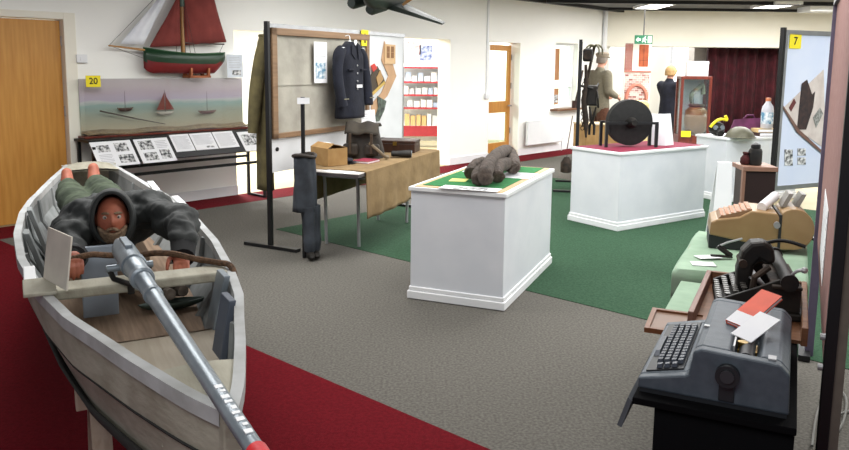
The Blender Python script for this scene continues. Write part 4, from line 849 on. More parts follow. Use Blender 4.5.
# ------------------------------------------------------------------ plinths
def plinth(label, c, rz, sx, sy, h):
    r = thing('plinth', label, 'plinth', (c[0], c[1], .004), rz)
    MB().box(-sx / 2 + .018, sx / 2 - .018, -sy / 2 + .018, sy / 2 - .018, .0, h - .028).build('body', plinth_m, r, 0, .003)
    b = MB(); b.box(-sx / 2, sx / 2, -sy / 2, sy / 2, .0, .055); b.box(-sx / 2 + .009, sx / 2 - .009, -sy / 2 + .009, sy / 2 - .009, .055, .085); b.build('skirting', white_m, r, 0, .005)
    b = MB(); b.box(-sx / 2 + .004, sx / 2 - .004, -sy / 2 + .004, sy / 2 - .004, h - .028, h); b.build('top', white_m, r, 0, .004); return r
pa = R(-22.5); pc = (.47, 5.575)
plinth('white plinth with a green felt top carrying the coiled rope piece', pc, pa, .70, 1.36, .78)
PM = Matrix.Translation((pc[0], pc[1], .784)) @ R3(pa)
o = MB().box(-.31, .31, -.66, .66, 0, .004).build('hessian_mat', mat('pale_hessian', (206, 178, 140), .95, c2=(190, 160, 122), scale=60), None, 0); o.matrix_world = PM; tag(o, 'pale tan mat bordering the green felt on the nearer plinth', 'mat')
o = MB().box(-.27, .27, -.60, .62, 0.0045, .008).build('felt_sheet', felt_m, None, 0); o.matrix_world = PM; tag(o, 'green felt sheet lying on the nearer white plinth', 'felt')
def flat(name, label, cat, px_, z, w, h, a, cells, base=None):
    p = on_z(px_[0], px_[1], z); o = sheet(name, label, cat, w, h, cells, p, (0, 0, 0), base=base, th=.002); o.matrix_world = Matrix.Translation(p + Vector((0, 0, .001))) @ R3(a) @ Matrix.Rotation(R(-90), 4, 'X'); return o
zf = .784 + .0085
flat('photo_sheet', 'white sheet with a long grey photograph on the front of the green felt', 'photograph', (467, 190), zf, .40, .14, pa + R(2), [(.24, .1, .8, .72, photo_m)])
flat('caption_card', 'small pale yellow card at the left edge of the green felt', 'card', (457, 181.5), zf, .12, .14, pa + R(10), [], mat('pale_yellow_card', (226, 224, 130), .8))
flat('caption_card', 'white text sheet behind the rope piece on the green felt', 'card', (512, 178), zf, .24, .30, pa, lines(.1, .9, .1, .9, 8))
flat('caption_card', 'white slip at the far left corner of the green felt', 'card', (468, 172), zf, .10, .2, pa, lines(.1, .9, .1, .9, 5))
# coiled rope piece
def tp(x, y, Y): return on_y(x, y, Y)
r0 = thing('rope_fender', 'thick brown grey rope piece knotted into loops on the green felt', 'rope', on_z(490, 178, zf), 0); inv = r0.location.copy()
def strand(name, pts, rad):
    b = MB(); b.tube(smoothpts([p - inv for p in pts], 7), rad, 14); o = b.build(name, root_m, r0, 60); q = o.modifiers.new('u', 'SUBSURF'); q.levels = 1; q.render_levels = 1
    q = o.modifiers.new('d', 'DISPLACE'); q.texture = rtx; q.strength = .016; return o
rtx = bpy.data.textures.new('strands', 'CLOUDS'); rtx.noise_scale = .03
zc = zf + .056
def gp(x, y, z): return on_z(x, y, z)
strand('strand', [gp(486, 180, zc - .012), gp(485, 174, zc + .03), gp(490, 163, zc + .07), gp(499, 154, zc + .09), gp(507, 151, zc + .07), gp(512, 157, zc + .03), gp(514, 168, zc)], .052)
strand('strand', [gp(471, 174, zc - .005), gp(473, 169, zc + .02), gp(480, 164, zc + .04), gp(490, 165, zc + .02), gp(498, 172, zc - .004)], .05)
strand('strand', [gp(499, 178, zc - .01), gp(496, 172, zc + .02), gp(500, 166, zc + .04), gp(507, 164, zc + .03), gp(514, 169, zc - .005)], .048)
strand('strand', [gp(478, 180, zc - .012), gp(478, 175, zc + .005), gp(482, 170, zc + .02)], .046)
# plinth with the grindstone
qa = math.atan2(.8, 1.15); qc = ((1.53 + 3.02) / 2, (7.85 + 8.09) / 2)
plinth('white plinth with a magenta cloth carrying the black grindstone', qc, qa, 1.40, .68, .775)
QM = Matrix.Translation((qc[0], qc[1], .779)) @ R3(qa)
o = MB().box(-.66, .66, -.30, .30, 0, .005).build('magenta_cloth', magenta_m, None, 0); o.matrix_world = QM; tag(o, 'magenta cloth lying flat on the plinth under the grindstone', 'cloth')
zq = .785
gr = thing('grindstone', 'round black grindstone on a low black bench frame above magenta cloth', 'grindstone', on_z(627, 147.5, zq) , R(6))
gr.location = Vector((2.11, 7.86, zq)); 
b = MB(); n_ = 40
b.tube([(0, -.05, .25), (0, -.046, .25), (0, .046, .25), (0, .05, .25)], [.222, .236, .236, .222], n_); b.build('wheel', mat('black_stone', (28, 28, 27), .85, c2=(20, 20, 20), scale=20, bump=.3), gr, 40)
b = MB(); b.tube([(0, -.16, .255), (0, -.10, .255), (0, -.055, .25)], [.03, .05, .06], 16); b.build('hub', iron_m, gr, 40)
for s in (-1, 1):
    b = MB(); b.box(-.28, .28, s * .085 - .012, s * .085 + .012, .235, .26); b.build('rail', black_m, gr, 0)
    b = MB(); b.box(s * .265 - .015, s * .265 + .015, -.1, -.075, 0, .24); b.build('leg', black_m, gr, 0); b = MB(); b.box(s * .265 - .015, s * .265 + .015, .075, .1, 0, .24); b.build('leg', black_m, gr, 0)
p = on_z(660, 147.5, zq); fo = thing('folded_card', 'white folded card standing beside the grindstone on magenta cloth', 'card', Vector((2.50, 8.06, zq)), R(8))
b = MB(); b.hexa([(-.13, -.002, 0), (.02, -.1, 0), (.02, -.096, 0), (-.13, .002, 0), (-.12, .03, .33), (.015, -.04, .33), (.015, -.036, .33), (-.12, .034, .33)]); b.build('panel', paper_m, fo, 0)
b = MB(); b.hexa([(.02, -.1, 0), (.15, -.02, 0), (.15, -.016, 0), (.02, -.096, 0), (.015, -.04, .33), (.12, .03, .33), (.12, .034, .33), (.015, -.036, .33)]); b.build('panel', paper_m, fo, 0)
# third plinth
plinth('white plinth behind, near the maroon curtain, carrying helmets and a bottle', (4.02, 9.43), R(20), 1.16, .56, .775)
zp = .781
hm = thing('steel_helmet', 'olive steel helmet on the far white plinth', 'helmet', Vector(on_z(740, 137.4, zp)), R(20))
b = MB(); b.lathe([(.165, 0), (.155, .02), (.135, .06), (.10, .1), (.05, .125), (.005, .13)], n=26, sy=1.15); b.build('shell', helmet_m, hm, 60); b = MB(); b.tube([(.165 * math.cos(a * .2618), .19 * math.sin(a * .2618), .006) for a in range(24)], .006, 6, closed=True); b.build('rim', helmet_m, hm)
p = Vector(on_z(716, 135.2, zp)); mk = thing('gas_mask', 'black gas mask with yellow straps at the left of the far plinth', 'mask', p, 0)
b = MB(); b.ball((0, 0, .085), (.10, .09, .085), 16); b.build('face_piece', iron_m, mk, 50)
for s in (-1, 1): b = MB(); b.cyl((s * .04, -.085, .1), (s * .04, -.07, .1), .028); b.build('eye_lens', gun_m, mk)
b = MB(); b.tube(smoothpts([Vector(q) for q in ((-.09, -.04, .1), (-.03, -.05, .175), (.05, -.02, .2), (.12, 0, .19), (.1, .0, .24))]), .018, 8); b.build('strap', yellow_m, mk)
b = MB(); b.cyl((0, -.08, .05), (0, -.15, .03), .035, .04); b.build('filter', iron_m, mk)
p = Vector(on_z(748, 134.2, zp)); bg = thing('plum_bag', 'plum coloured cloth bag at the back of the far white plinth', 'bag', p, R(10))
b = MB(); b.grid(lambda u, v: ((.27 - .06 * v + .012 * math.sin(6.28 * u * 4)) * math.cos(6.28318 * u), (.10 - .04 * v) * math.sin(6.28318 * u), v * .19 * (1 + .1 * math.cos(6.28 * u * 1.0 + 1))), 30, 9, closeu=True); b.add([((.21) * math.cos(6.28 * i / 30), .06 * math.sin(6.28 * i / 30), .19 * (1 + .1 * math.cos(6.28 * i / 30 + 1))) for i in range(30)], [tuple(range(30))]); b.build('sack', plum_m, bg, 70)
b = MB(); b.tube([(-.08, 0, .19), (-.04, -.02, .24), (.04, -.02, .24), (.08, 0, .19)], .012, 8); b.build('handle', plum_m, bg)
p = Vector(on_z(765, 135.6, zp))
for i, (m, lb) in enumerate(((darkwood_m, 'dark book at the bottom of the pile under the bottle on the far plinth'), (mat('straw_cover', (186, 160, 110), .7), 'straw coloured book on top of the pile under the bottle'))):
    r = thing('book', lb, 'book', p + Vector((0, 0, .045 * i)), R(12 - 8 * i), 'books on the far plinth'); MB().box(-.14, .14, -.09, .09, 0, .005).box(-.14, .14, -.09, .09, .038, .043).box(-.14, -.135, -.09, .09, .005, .038).build('cover', m, r, 0); MB().box(-.135, .135, -.086, .086, .005, .038).build('pages', paper_m, r, 0)
bt = thing('bottle', 'pale plastic bottle with a blue label on the pile of books', 'bottle', p + Vector((.01, 0, .0895)), 0)
b = MB(); b.lathe([(.065, 0), (.07, .01), (.07, .22), (.062, .27), (.03, .32), (.026, .34)], n=20); b.build('body', mat('pale_plastic', (196, 196, 204), .35), bt, 40)
b = MB(); b.lathe([(.0715, .06), (.0715, .2)], n=20); b.build('label', photoc_m, bt, 40); b = MB(); b.lathe([(.03, .335), (.03, .375)], n=14); b.build('cap', mat('orange_cap', (200, 120, 80), .5), bt, 40)
# ------------------------------------------------------------------ rack of irons by the hatch
rx = Vector((1.93, 9.6, .004)); ra = math.atan2(9.6, 2.0)
rc = thing('tool_rack', 'narrow black rack stand holding old iron tools by the hatch', 'rack', rx, ra)
b = MB(); b.box(-.02, .02, -.02, .02, .0, 1.93); b.build('post', black_m, rc, 0); b = MB(); b.box(.86, .9, -.02, .02, .0, 1.93); b.build('post', black_m, rc, 0)
for z in (.45, 1.0, 1.45, 1.88): b = MB(); b.box(.02, .86, -.008, .008, z, z + .03); b.build('cross_rail', black_m, rc, 0)
b = MB(); b.box(-.03, .03, -.28, .28, .0, .025); b.build('foot', black_m, rc, 0); b = MB(); b.box(.85, .91, -.28, .28, .0, .025); b.build('foot', black_m, rc, 0)
RX = Vector((math.cos(ra), math.sin(ra), 0)); RY = Vector((RX.y, -RX.x, 0))
def K(x, d, z): return rx + RX * x + RY * d + Vector((0, 0, z))
g = thing('grapnel', 'iron grapnel with curved hooks at the top of the tool rack', 'grapnel', K(.35, .10, 1.45), 0)
b = MB(); b.cyl((0, 0, 0), (.06, -.05, .40), .018); b.build('shank', rust_m, g)
for q in range(4):
    a = q * 1.57 + .3; b = MB(); b.tube(smoothpts([Vector((.06, -.05, .40)), Vector((.06 + .06 * math.cos(a), -.05 + .06 * math.sin(a), .42)), Vector((.06 + .12 * math.cos(a), -.05 + .12 * math.sin(a), .37)), Vector((.06 + .12 * math.cos(a), -.05 + .12 * math.sin(a), .30))]), [.016 - .0006 * i for i in range(16)], 8); b.build('hook', mat('olive_iron', (96, 92, 66), .6, .3), g)
g = thing('pulley_block', 'black iron pulley block at the very top of the tool rack', 'pulley', K(.06, .09, 1.66), ra)
b = MB(); b.box(-.03, .03, -.06, .06, 0, .16); b.build('cheek', iron_m, g, 0, .025); b = MB(); b.cyl((-.045, 0, .08), (.045, 0, .08), .055, n=18); b.build('sheave', rust_m, g)
b = MB(); b.tube([(0, 0, .155), (0, .03, .19), (0, 0, .215), (0, -.03, .19)], .009, 8, closed=True); b.build('eye_ring', iron_m, g)
g = thing('plough_share', 'long rusty dark plough iron hanging beside the rack post', 'plough iron', K(.10, .08, .70), ra)
b = MB(); b.tube([(0, .01, .92), (.0, -.01, .70), (.0, .02, .48), (0, -.02, .22), (0, -.03, 0)], [.018, .028, .034, .040, .012], 10, flat=.6); b.build('blade', rust_m, g); b = MB(); b.cyl((0, -.09, .62), (0, .08, .66), .016); b.build('cross_bar', iron_m, g)
g = thing('iron_tongs', 'black iron tongs hanging low among the rack tools', 'tongs', K(.3, .18, .72), ra)
for s_ in (-1, 1): b = MB(); b.tube([(s_ * .02, s_ * .03, 0), (0, s_ * .03, .12), (0, -s_ * .01, .2), (0, -s_ * .04, .36)], [.016, .018, .02, .012], 8); b.build('arm', iron_m, g)
g = thing('rat_trap', 'black iron spring trap hanging in the middle of the tool rack', 'trap', K(.3, .16, 1.10), ra)
b = MB(); b.box(-.11, .11, -.07, .07, 0, .26); b.build('case', iron_m, g, 0, .02); b = MB(); b.tube([(-.1, -.06, .2), (-.15, -.08, .1), (-.05, -.09, -.02), (.1, -.06, .02)], .012, 8); b.build('jaw', iron_m, g); b = MB(); b.tube([(.1, -.05, .22), (.18, -.08, .28), (.22, -.06, .18)], .012, 8); b.build('spring', iron_m, g)
g = thing('chain', 'dark iron chain hanging down the tool rack', 'chain', K(.12, .06, .82), ra)
for i in range(14):
    b = MB(); b.tube([(.022 * math.cos(a * .785) * (1 if i % 2 else .15), .022 * math.cos(a * .785) * (.15 if i % 2 else 1), .03 * math.sin(a * .785) + i * .046) for a in range(8)], .006, 6, closed=True); b.build('link', rust_m, g)
g = thing('sheep_shears', 'pair of dark iron shears hung low on the tool rack', 'shears', K(.42, .10, .78), ra)
for s in (-1, 1): b = MB(); b.tube([(s * .03, 0, .34), (s * .05, 0, .26), (s * .012, 0, .18), (-s * .03, 0, .0)], [.01, .012, .014, .005], 8); b.build('blade', iron_m, g)
b = MB(); b.tube([(.03 * math.cos(a * .39), 0, .34 + .05 * math.sin(a * .39)) for a in range(9)], .009, 8); b.build('bow', iron_m, g)
g = thing('horseshoe', 'dark horseshoe hanging near the middle of the tool rack', 'horseshoe', K(.55, .09, 1.38), ra)
b = MB(); b.tube([(.07 * math.cos(a * .35 - .6), 0, .08 + .085 * math.sin(a * .35 - .6)) for a in range(13)], .013, 8); b.build('shoe', iron_m, g)
g = thing('billhook', 'curved iron billhook with a brown handle on the tool rack', 'billhook', K(.22, .09, 1.30), ra)
b = MB(); b.cyl((0, 0, -.12), (0, 0, .02), .02); b.build('handle', midwood_m, g); b = MB(); b.px([(-.02, .02), (.02, .02), (.03, .18), (.10, .24), (.12, .19), (.11, .28), (.0, .26)], -.004, .004); b.build('blade', iron_m, g, 0)
g = thing('wicker_creel', 'brown basket low at the back of the tool rack', 'basket', K(.45, .26, .004), ra)
b = MB(); b.lathe([(.14, 0), (.19, .1), (.2, .3), (.17, .52), (.16, .55)], n=24); b.build('basket', mat('brown_wicker', (110, 82, 54), .9, c2=(72, 50, 32), scale=30, stretch=(1, 1, 5), bump=.8), g, 60)
g = thing('iron_weight', 'grey iron weight hanging low on the left of the rack post', 'weight', K(-.05, -.12, .26), 0)
b = MB(); b.lathe([(.05, 0), (.075, .01), (.075, .13), (.05, .17), (.03, .2)], n=16); b.build('block', rust_m, g, 40); b = MB(); b.tube([(0, 0, .2), (.02, 0, .25), (0, 0, .3), (-.02, 0, .25)], .008, 8, closed=True); b.build('ring', iron_m, g)
b = MB(); b.tube([(0, 0, .3), (.03, .01, .5), (.06, .03, .72)], .006, 6); b.build('cord', rope_m, g)
p0 = W(9.55, .12, .81); p1 = p0 + Vector((.16, .12, .72))
g = tag(MB().tube([(0, 0, 0), tuple((p1 - p0) * .5), tuple(p1 - p0)], [.028, .022, .018], 10).build('wooden_peel', darkwood_m, None, 40, loc=p0), 'dark wooden pole leaning on the hatch shelf', 'pole')
MB().box(-.05, .05, -.012, .012, -.004, .14).build('blade', darkwood_m, g, 0, .006)

# ------------------------------------------------------------------ two standing people
def standing(label, loc, rz, h, cl, hairm, cap, pose):
    r = thing('person', label, 'person', loc, rz); k = h / 1.75
    def q(x, y, z, rad): return (Vector((x * k, y * k, z * k)), tuple(c * k for c in rad) if isinstance(rad, tuple) else rad * k)
    aL, aR = pose
    nd = {'pel': q(0, .0, .95, (.13, .10)), 'ab': q(0, .0, 1.12, (.13, .10)), 'ch': q(0, .0, 1.32, (.16, .11)), 'nk0': q(0, .01, 1.46, .075), 'nk': q(0, -.0, 1.53, .055), 'hd': q(0, -.02, 1.60, .055)}
    ed = chain('pel', 'ab', 'ch', 'nk0', 'nk', 'hd')
    for s, n, (e, w) in ((1, 'L', aL), (-1, 'R', aR)):
        nd['sh' + n] = q(s * .17, .01, 1.41, .065); nd['el' + n] = q(*e, .045); nd['wr' + n] = q(*w, .03); ed += chain('ch', 'sh' + n, 'el' + n, 'wr' + n)
        nd['hp' + n] = q(s * .09, 0, .88, .09); nd['kn' + n] = q(s * .10, -.01, .48, .06); nd['an' + n] = q(s * .10, .02, .09, .042); nd['ft' + n] = q(s * .105, -.07, .045, .04); nd['to' + n] = q(s * .11, -.14, .035, .03); ed += chain('pel', 'hp' + n, 'kn' + n, 'an' + n, 'ft' + n, 'to' + n)
    HMt = Matrix.Translation((0, -.03 * k, 1.645 * k)) @ Matrix.Rotation(pose_turn.get(label, 0), 4, 'Z') @ Matrix.Scale(k * .98, 4)
    b = MB(); b.add(*skin(nd, ed, 'pel')); b.add(*head_geo(HMt)); ears(b, HMt)
    for s, n in ((1, 'L'), (-1, 'R')):
        w = nd['wr' + n][0]; d = (w - nd['el' + n][0]).normalized(); pn = Vector((-s, 0, 0)); pn = (pn - d * pn.dot(d)).normalized(); fingers(b, w, d, pn, d.cross(pn).normalized() * (1 if d.cross(pn).y < 0 else -1), .45, k)
    bo = remeshed(b, 'body', skin2_m, r, .0065, 1)
    jm, tm, hem = cl
    jn = {'hem': q(0, .0, hem, (.20, .15)), 'pel': q(0, .0, (hem + 1.12) / 2, (.185, .14)), 'ab': q(0, 0, 1.14, (.17, .135)), 'ch': q(0, 0, 1.33, (.19, .14)), 'nk': q(0, .005, 1.475, .082)}
    je = chain('hem', 'pel', 'ab', 'ch', 'nk')
    for s, n, (e, w) in ((1, 'L', aL), (-1, 'R', aR)):
        jn['sh' + n] = q(s * .18, .01, 1.405, .085); jn['el' + n] = q(*e, .068); wv = Vector(e).lerp(Vector(w), .86); jn['wr' + n] = q(*wv, .05); je += chain('ch', 'sh' + n, 'el' + n, 'wr' + n)
    b = MB(); b.add(*skin(jn, je, 'ch')); remeshed(b, 'jacket', jm, r, .013, 8)
    tn = {'w': q(0, 0, .96, (.155, .12))}; te = []
    for s, n in ((1, 'L'), (-1, 'R')):
        tn['hp' + n] = q(s * .09, 0, .86, .11); tn['kn' + n] = q(s * .10, -.01, .48, .085); tn['an' + n] = q(s * .10, .015, .11, .07); te += chain('w', 'hp' + n, 'kn' + n, 'an' + n)
        b = MB(); b.ball(Vector((s * .105, -.05, .04)) * k, (.05 * k, .14 * k, .045 * k), 14); b.build('shoe', iron_m, r, 50)
    b = MB(); b.add(*skin(tn, te, 'w')); remeshed(b, 'trousers', tm, r, .013, 6)
    for s in (-1, 1):
        b = MB(); b.ball(HMt @ Vector((s * .03, -.073, .012)), .0115 * k, 10); b.build('eye', mat('eye_white', (190, 180, 170), .3), bo)
    if cap:
        b = MB(); b.lathe([(.088, .0), (.10, .03), (.108, .055), (.085, .08), (.02, .09)], n=24, M=HMt @ Matrix.Translation((0, .0, .05)), sy=1.15); o = b.build('flat_cap', cap, r, 60)
        b = MB(); b.grid(lambda u, v: HMt @ Vector(((u - .5) * .15, -.085 - .055 * v * math.sin(.3 + u * 2.5), .062 - .018 * v)), 10, 4); b.build('peak', cap, o, 50, solid=.006)
        pass
    if True:
        def hf2(u, v):
            a = u * 6.28318; z = .13 - v * .19; fr = max(0, -math.sin(a)); z = max(z, .13 - v * (.19 - .14 * fr))
            rr = math.sqrt(max(.0, 1 - (max(0, z) / .132) ** 2)) if z > 0 else 1
            return HMt @ Vector(((.094 if not cap else .079) * rr * math.cos(a) * (1 + .04 * math.sin(9 * a)), (.112 if not cap else .100) * rr * math.sin(a) + .006, z * (1 if not cap else .8)))
        b = MB(); b.grid(hf2, 30, 12, closeu=True); b.build('hair', hairm, r, 60, solid=.012)
    return r
pose_turn = {}
mp = on_y(600, 110, 13.2)
standing('person in a grey tweed jacket and flat cap standing behind the grindstone', (mp.x - .02, 13.2, 0), R(118), 1.82, (tweed_m, browncord, .86), mat('grey_hair', (120, 110, 100), .9), mat('tweed_cap', (150, 138, 122), .95, c2=(128, 116, 100), scale=60), (((.25, -.02, 1.14), (.17, -.25, 1.06)), ((-.24, .02, 1.14), (-.2, -.2, 1.05))))
lp = on_y(667, 110, 12.8)
standing('person with short blond hair in a dark navy coat facing the glass cabinet', (lp.x + .02, 12.8, 0), R(122), 1.62, (navy_m, mat('black_trousers', (22, 22, 26), .9), .80), blond_m, None, (((.22, -.12, 1.2), (.14, -.36, 1.34)), ((-.22, -.06, 1.16), (-.12, -.34, 1.26))))

# ------------------------------------------------------------------ back of the hall
ex = thing('exit_sign', 'green and white running figure exit sign hanging from a cable before the bulkhead', 'exit sign', on_y(643.5, 44, 14.6), R(-4))
MB().box(-.165, .165, 0, .03, 0, .165).build('sign_box', exitg_m, ex, 0, .002)
b = MB(); b.px([(-.145, .08), (-.10, .035), (-.10, .062), (-.055, .062), (-.055, .10), (-.10, .10), (-.10, .128)], -.003, 0); b.build('arrow', exitw_m, ex, 0)
b = MB(); b.box(.075, .145, -.003, 0, .02, .145); b.build('doorway', exitw_m, ex, 0)
b = MB(); b.ball((.03, -.002, .132), (.012, .003, .012), 10); b.px([(-.005, .115), (.03, .12), (.045, .09), (.06, .075), (.05, .068), (.03, .085), (.02, .07), (.04, .045), (.045, .02), (.03, .02), (.022, .04), (.0, .06), (-.02, .03), (-.035, .04), (-.01, .075), (.0, .1), (-.015, .085), (-.03, .09)], -.004, 0); b.build('running_figure', exitw_m, ex, 0)
zc_ = ZC - ex.location.z; b = MB(); b.cyl((0, .015, .165), (0, .015, zc_), .012); b.build('cable', mat('grey_cable', (90, 90, 92), .6), ex)
# curtain
cu = thing('stage_curtain', 'long maroon velvet curtain hanging in folds under the cream bulkhead', 'curtain', (7.25, 16.35, .004), 0)
b = MB(); b.grid(lambda u, v: ((u - .5) * 2.5, .05 * math.sin(u * 75) + .02 * math.sin(u * 31), v * 2.15), 220, 3); b.build('drape', curtain_m, cu, 70, solid=.006)
b = MB(); b.cyl((-1.27, 0, 2.17), (1.27, 0, 2.17), .02); b.build('rail', black_m, cu)
MB().box(6.1, 9.4, 16.6, 16.7, 0, ZC).build('wall_stage_side', mat('dark_stage', (40, 14, 18), .9), None, 0)['kind'] = 'structure'
# bright doorway
x0 = on_y(672, 60, 18.36).x; x1 = on_y(688.5, 60, 18.36).x
o = MB().box(x0, x1, 18.34, 18.395, .05, 2.1).build('window_2', sky_m, None, 0); struct(o)
b = MB(); b.box(x0 - .06, x0, 18.3, 18.4, 0, 2.18); b.box(x1, x1 + .06, 18.3, 18.4, 0, 2.18); b.box(x0, x1, 18.3, 18.4, 2.1, 2.18); struct(b.build('trim_4', white_m, None, 0))
MB().box(5.9, 6.28, 16.9, 17.3, 0, ZC).build('column', mat('grey_column', (176, 168, 160), .8), None, 0)['kind'] = 'structure'
# brick and window picture panels
bp_ = on_y(637.5, 71, 14.9)
r = thing('picture_board', 'display board with a brick house picture behind the grindstone', 'picture board', (bp_.x, 14.9, .004), 0)
wx = (on_y(651, 70, 14.9).x - on_y(624.5, 70, 14.9).x)
bz = bp_.z
MB().box(-wx / 2, wx / 2, 0, .03, .35, 2.05).build('panel', cream_m, r, 0)
MB().box(-wx / 2, -wx / 2 + .15, -.006, 0, bz, 2.05).build('brick_strip', brickwork('brick_print'), r, 0)
MB().box(-wx / 2 + .27, wx / 2 - .06, -.006, 0, bz + .08, 2.03).build('window_print', mat('orange_brown_print', (176, 84, 40), .6, c2=(150, 66, 30), scale=8), r, 0)
b = MB(); b.box(-wx / 2 + .36, -wx / 2 + .365, -.01, -.006, bz + .08, 2.03); b.box(-wx / 2 + .27, wx / 2 - .06, -.01, -.006, bz + .2, bz + .206); b.build('glazing_bar', darkwood_m, r, 0)
MB().box(-wx / 2, wx / 2, -.02, 0, bz - .03, bz).build('shelf_strip', mat('pink_brick', (190, 120, 104), .8), r, 0)
MB().box(-wx / 2 + .02, wx / 2 - .02, -.006, 0, .6, bz - .05).build('fireplace_print', brickwork('pale_brick_print', (216, 190, 180), (230, 214, 204), 6), r, 0)
b = MB(); b.tube([(.2 * math.cos(a * .3142), -.012, bz - .55 + .28 * math.sin(a * .3142)) for a in range(11)], .035, 6); b.build('arch_print', mat('arch_pink', (204, 130, 110), .8), r)
for x in (-wx / 2 + .03, wx / 2 - .03): b = MB(); b.box(x - .02, x + .02, -.2, .2, 0, .03); b.box(x - .015, x + .015, .031, .05, .03, 2.0); b.build('foot', alu_m, r, 0)
# cream armchair behind the grindstone
ar = thing('armchair', 'pale straw upholstered armchair behind the grindstone', 'armchair', (on_y(636, 105, 11.4).x, 11.4, .004), R(170))
am = mat('straw_upholstery', (206, 192, 140), .95, c2=(190, 174, 122), scale=8)
MB().box(-.33, .33, -.32, .3, .15, .42).build('seat', am, ar, 0, .04); MB().box(-.16, .16, .18, .34, .4, 1.12).build('backrest', am, ar, 0, .06)
for s in (-1, 1): MB().box(s * .3 - .05, s * .3 + .05, -.32, .25, .35, .6).build('arm', am, ar, 0, .04)
for x in (-.28, .28):
    for y in (-.27, .26): MB().cyl((x, y, 0), (x, y, .16), .02, .03).build('leg', darkwood_m, ar)
cb = thing('cardboard_box', 'tan box on the floor behind the grindstone plinth', 'box', (on_y(597, 140, 10.9).x, 10.9, .004), R(15))
MB().box(-.28, .28, -.2, .2, 0, .78).build('carton', card_m, cb, 0, .01); MB().box(-.285, .285, -.205, .205, .782, .80).build('lid', mat('pale_lid', (206, 186, 150), .8), cb, 0)
# glazed cabinet
gx = on_y(699, 76, 11.5).x
gc = thing('glass_cabinet', 'reddish wooden glass fronted cabinet holding a brown pot', 'cabinet', (gx, 11.7, .004), R(-8))
cw, cdp, chh = .225, .2, 1.47
MB().box(-cw, cw, -cdp, cdp, 0, .58).build('base', redwood_m, gc, 0, .005); MB().box(-cw, cw, -cdp, cdp, chh - .045, chh).build('top', redwood_m, gc, 0, .004)
for x in (-cw, cw - .04):
    for y in (-cdp, cdp - .04): b = MB(); b.box(x, x + .04, y, y + .04, .58, chh - .045); b.build('corner_post', redwood_m, gc, 0)
MB().box(-cw + .04, cw - .04, cdp - .02, cdp - .01, .58, chh - .045).build('back_panel', mat('lilac_backing', (206, 196, 216), .8), gc, 0)
MB().box(-cw + .04, cw - .04, -cdp + .01, -cdp + .016, .58, chh - .045).build('front_pane', gl_m, gc, 0)
MB().box(-cw + .012, -cw + .018, -cdp + .04, cdp - .04, .58, chh - .045).build('side_pane', gl_m, gc, 0); MB().box(cw - .018, cw - .012, -cdp + .04, cdp - .04, .58, chh - .045).build('side_pane', gl_m, gc, 0)
for z in (.2, .4): b = MB(); b.box(-cw + .03, cw - .03, -cdp - .012, -cdp, z - .08, z + .08); o = b.build('drawer', redwood_m, gc, 0, .004); b = MB(); b.ball((0, -cdp - .025, z), .014, 10); b.build('knob', brass_m, o)
pt = thing('pottery_jar', 'brown pottery jar standing inside the glass cabinet', 'jar', (gx + .06, 11.7, .588), 0)
b = MB(); b.lathe([(.10, 0), (.15, .05), (.17, .2), (.16, .36), (.10, .42)], n=22); b.build('body', mat('brown_glaze', (156, 92, 54), .4), pt, 50); b = MB(); b.lathe([(.10, .418), (.12, .44), (.115, .46)], n=22); b.build('rim', mat('dark_glaze', (96, 66, 50), .4), pt, 50)
b = MB(); b.tube(smoothpts([Vector(q) for q in ((-.06, 0, .45), (-.08, -.02, .6), (.0, -.03, .68), (.08, 0, .74), (.1, 0, .6))]), .035, 10); r = b.build('driftwood_piece', mat('pale_driftwood', (160, 150, 136), .9, c2=(90, 80, 70), scale=12), None, 50, loc=(gx + .05, 11.7, .6)); tag(r, 'pale twisted driftwood rising from the pottery jar in the cabinet', 'driftwood')
ycard = sheet('number_card', 'yellow card at the lower left of the glass cabinet', 'number card', .14, .09, [], (gx - .145, 11.50, .56), (0, 0, R(-8)), base=yellow_m)
wb = thing('white_box', 'plain white box sitting on top of the glass cabinet', 'box', (gx + .02, 11.68, 1.476), R(-8)); MB().box(-.15, .15, -.12, .12, 0, .22).build('carton', white_m, wb, 0, .004); MB().box(-.153, .153, -.123, .123, .18, .223).build('lid', white_m, wb, 0, .004)

# ------------------------------------------------------------------ shop seen through the second doorway
sh = thing('shop_shelf', 'white shop shelving unit with red shelf edges through the doorway', 'shelf', (-.35, 14.95, .003), R(4))
MB().box(-.75, .75, .15, .18, .1, 1.62).build('back_panel', white_m, sh, 0)
for x in (-.75, .72): MB().box(x, x + .03, -.2, .18, .0, 1.62).build('side_panel', white_m, sh, 0)
for i, z in enumerate((.42, .78, 1.03, 1.28, 1.56)):
    b = MB(); b.box(-.72, .72, -.2, .15, z - .025, z); o = b.build('shelf_board', white_m, sh, 0); MB().box(-.72, .72, -.215, -.2, z - .03, z + .005).build('shelf_edge', shelfred_m, o, 0)
MB().box(-.72, .72, -.21, -.19, .22, .39).build('kick_panel', shelfred_m, sh, 0)
gm = [mat('goods_%s' % i, c, .6) for i, c in (('white', (232, 230, 226)), ('grey', (190, 192, 194)), ('tan', (200, 164, 110)), ('pink', (216, 190, 188)), ('blue', (170, 184, 204)), ('olive', (150, 150, 120)))]
rnd = random.Random(3); GL = ['white', 'grey', 'tan', 'pink', 'blue grey', 'olive']
proto = None; SHM = Matrix.Translation((-.35, 14.95, .003)) @ R3(R(4))
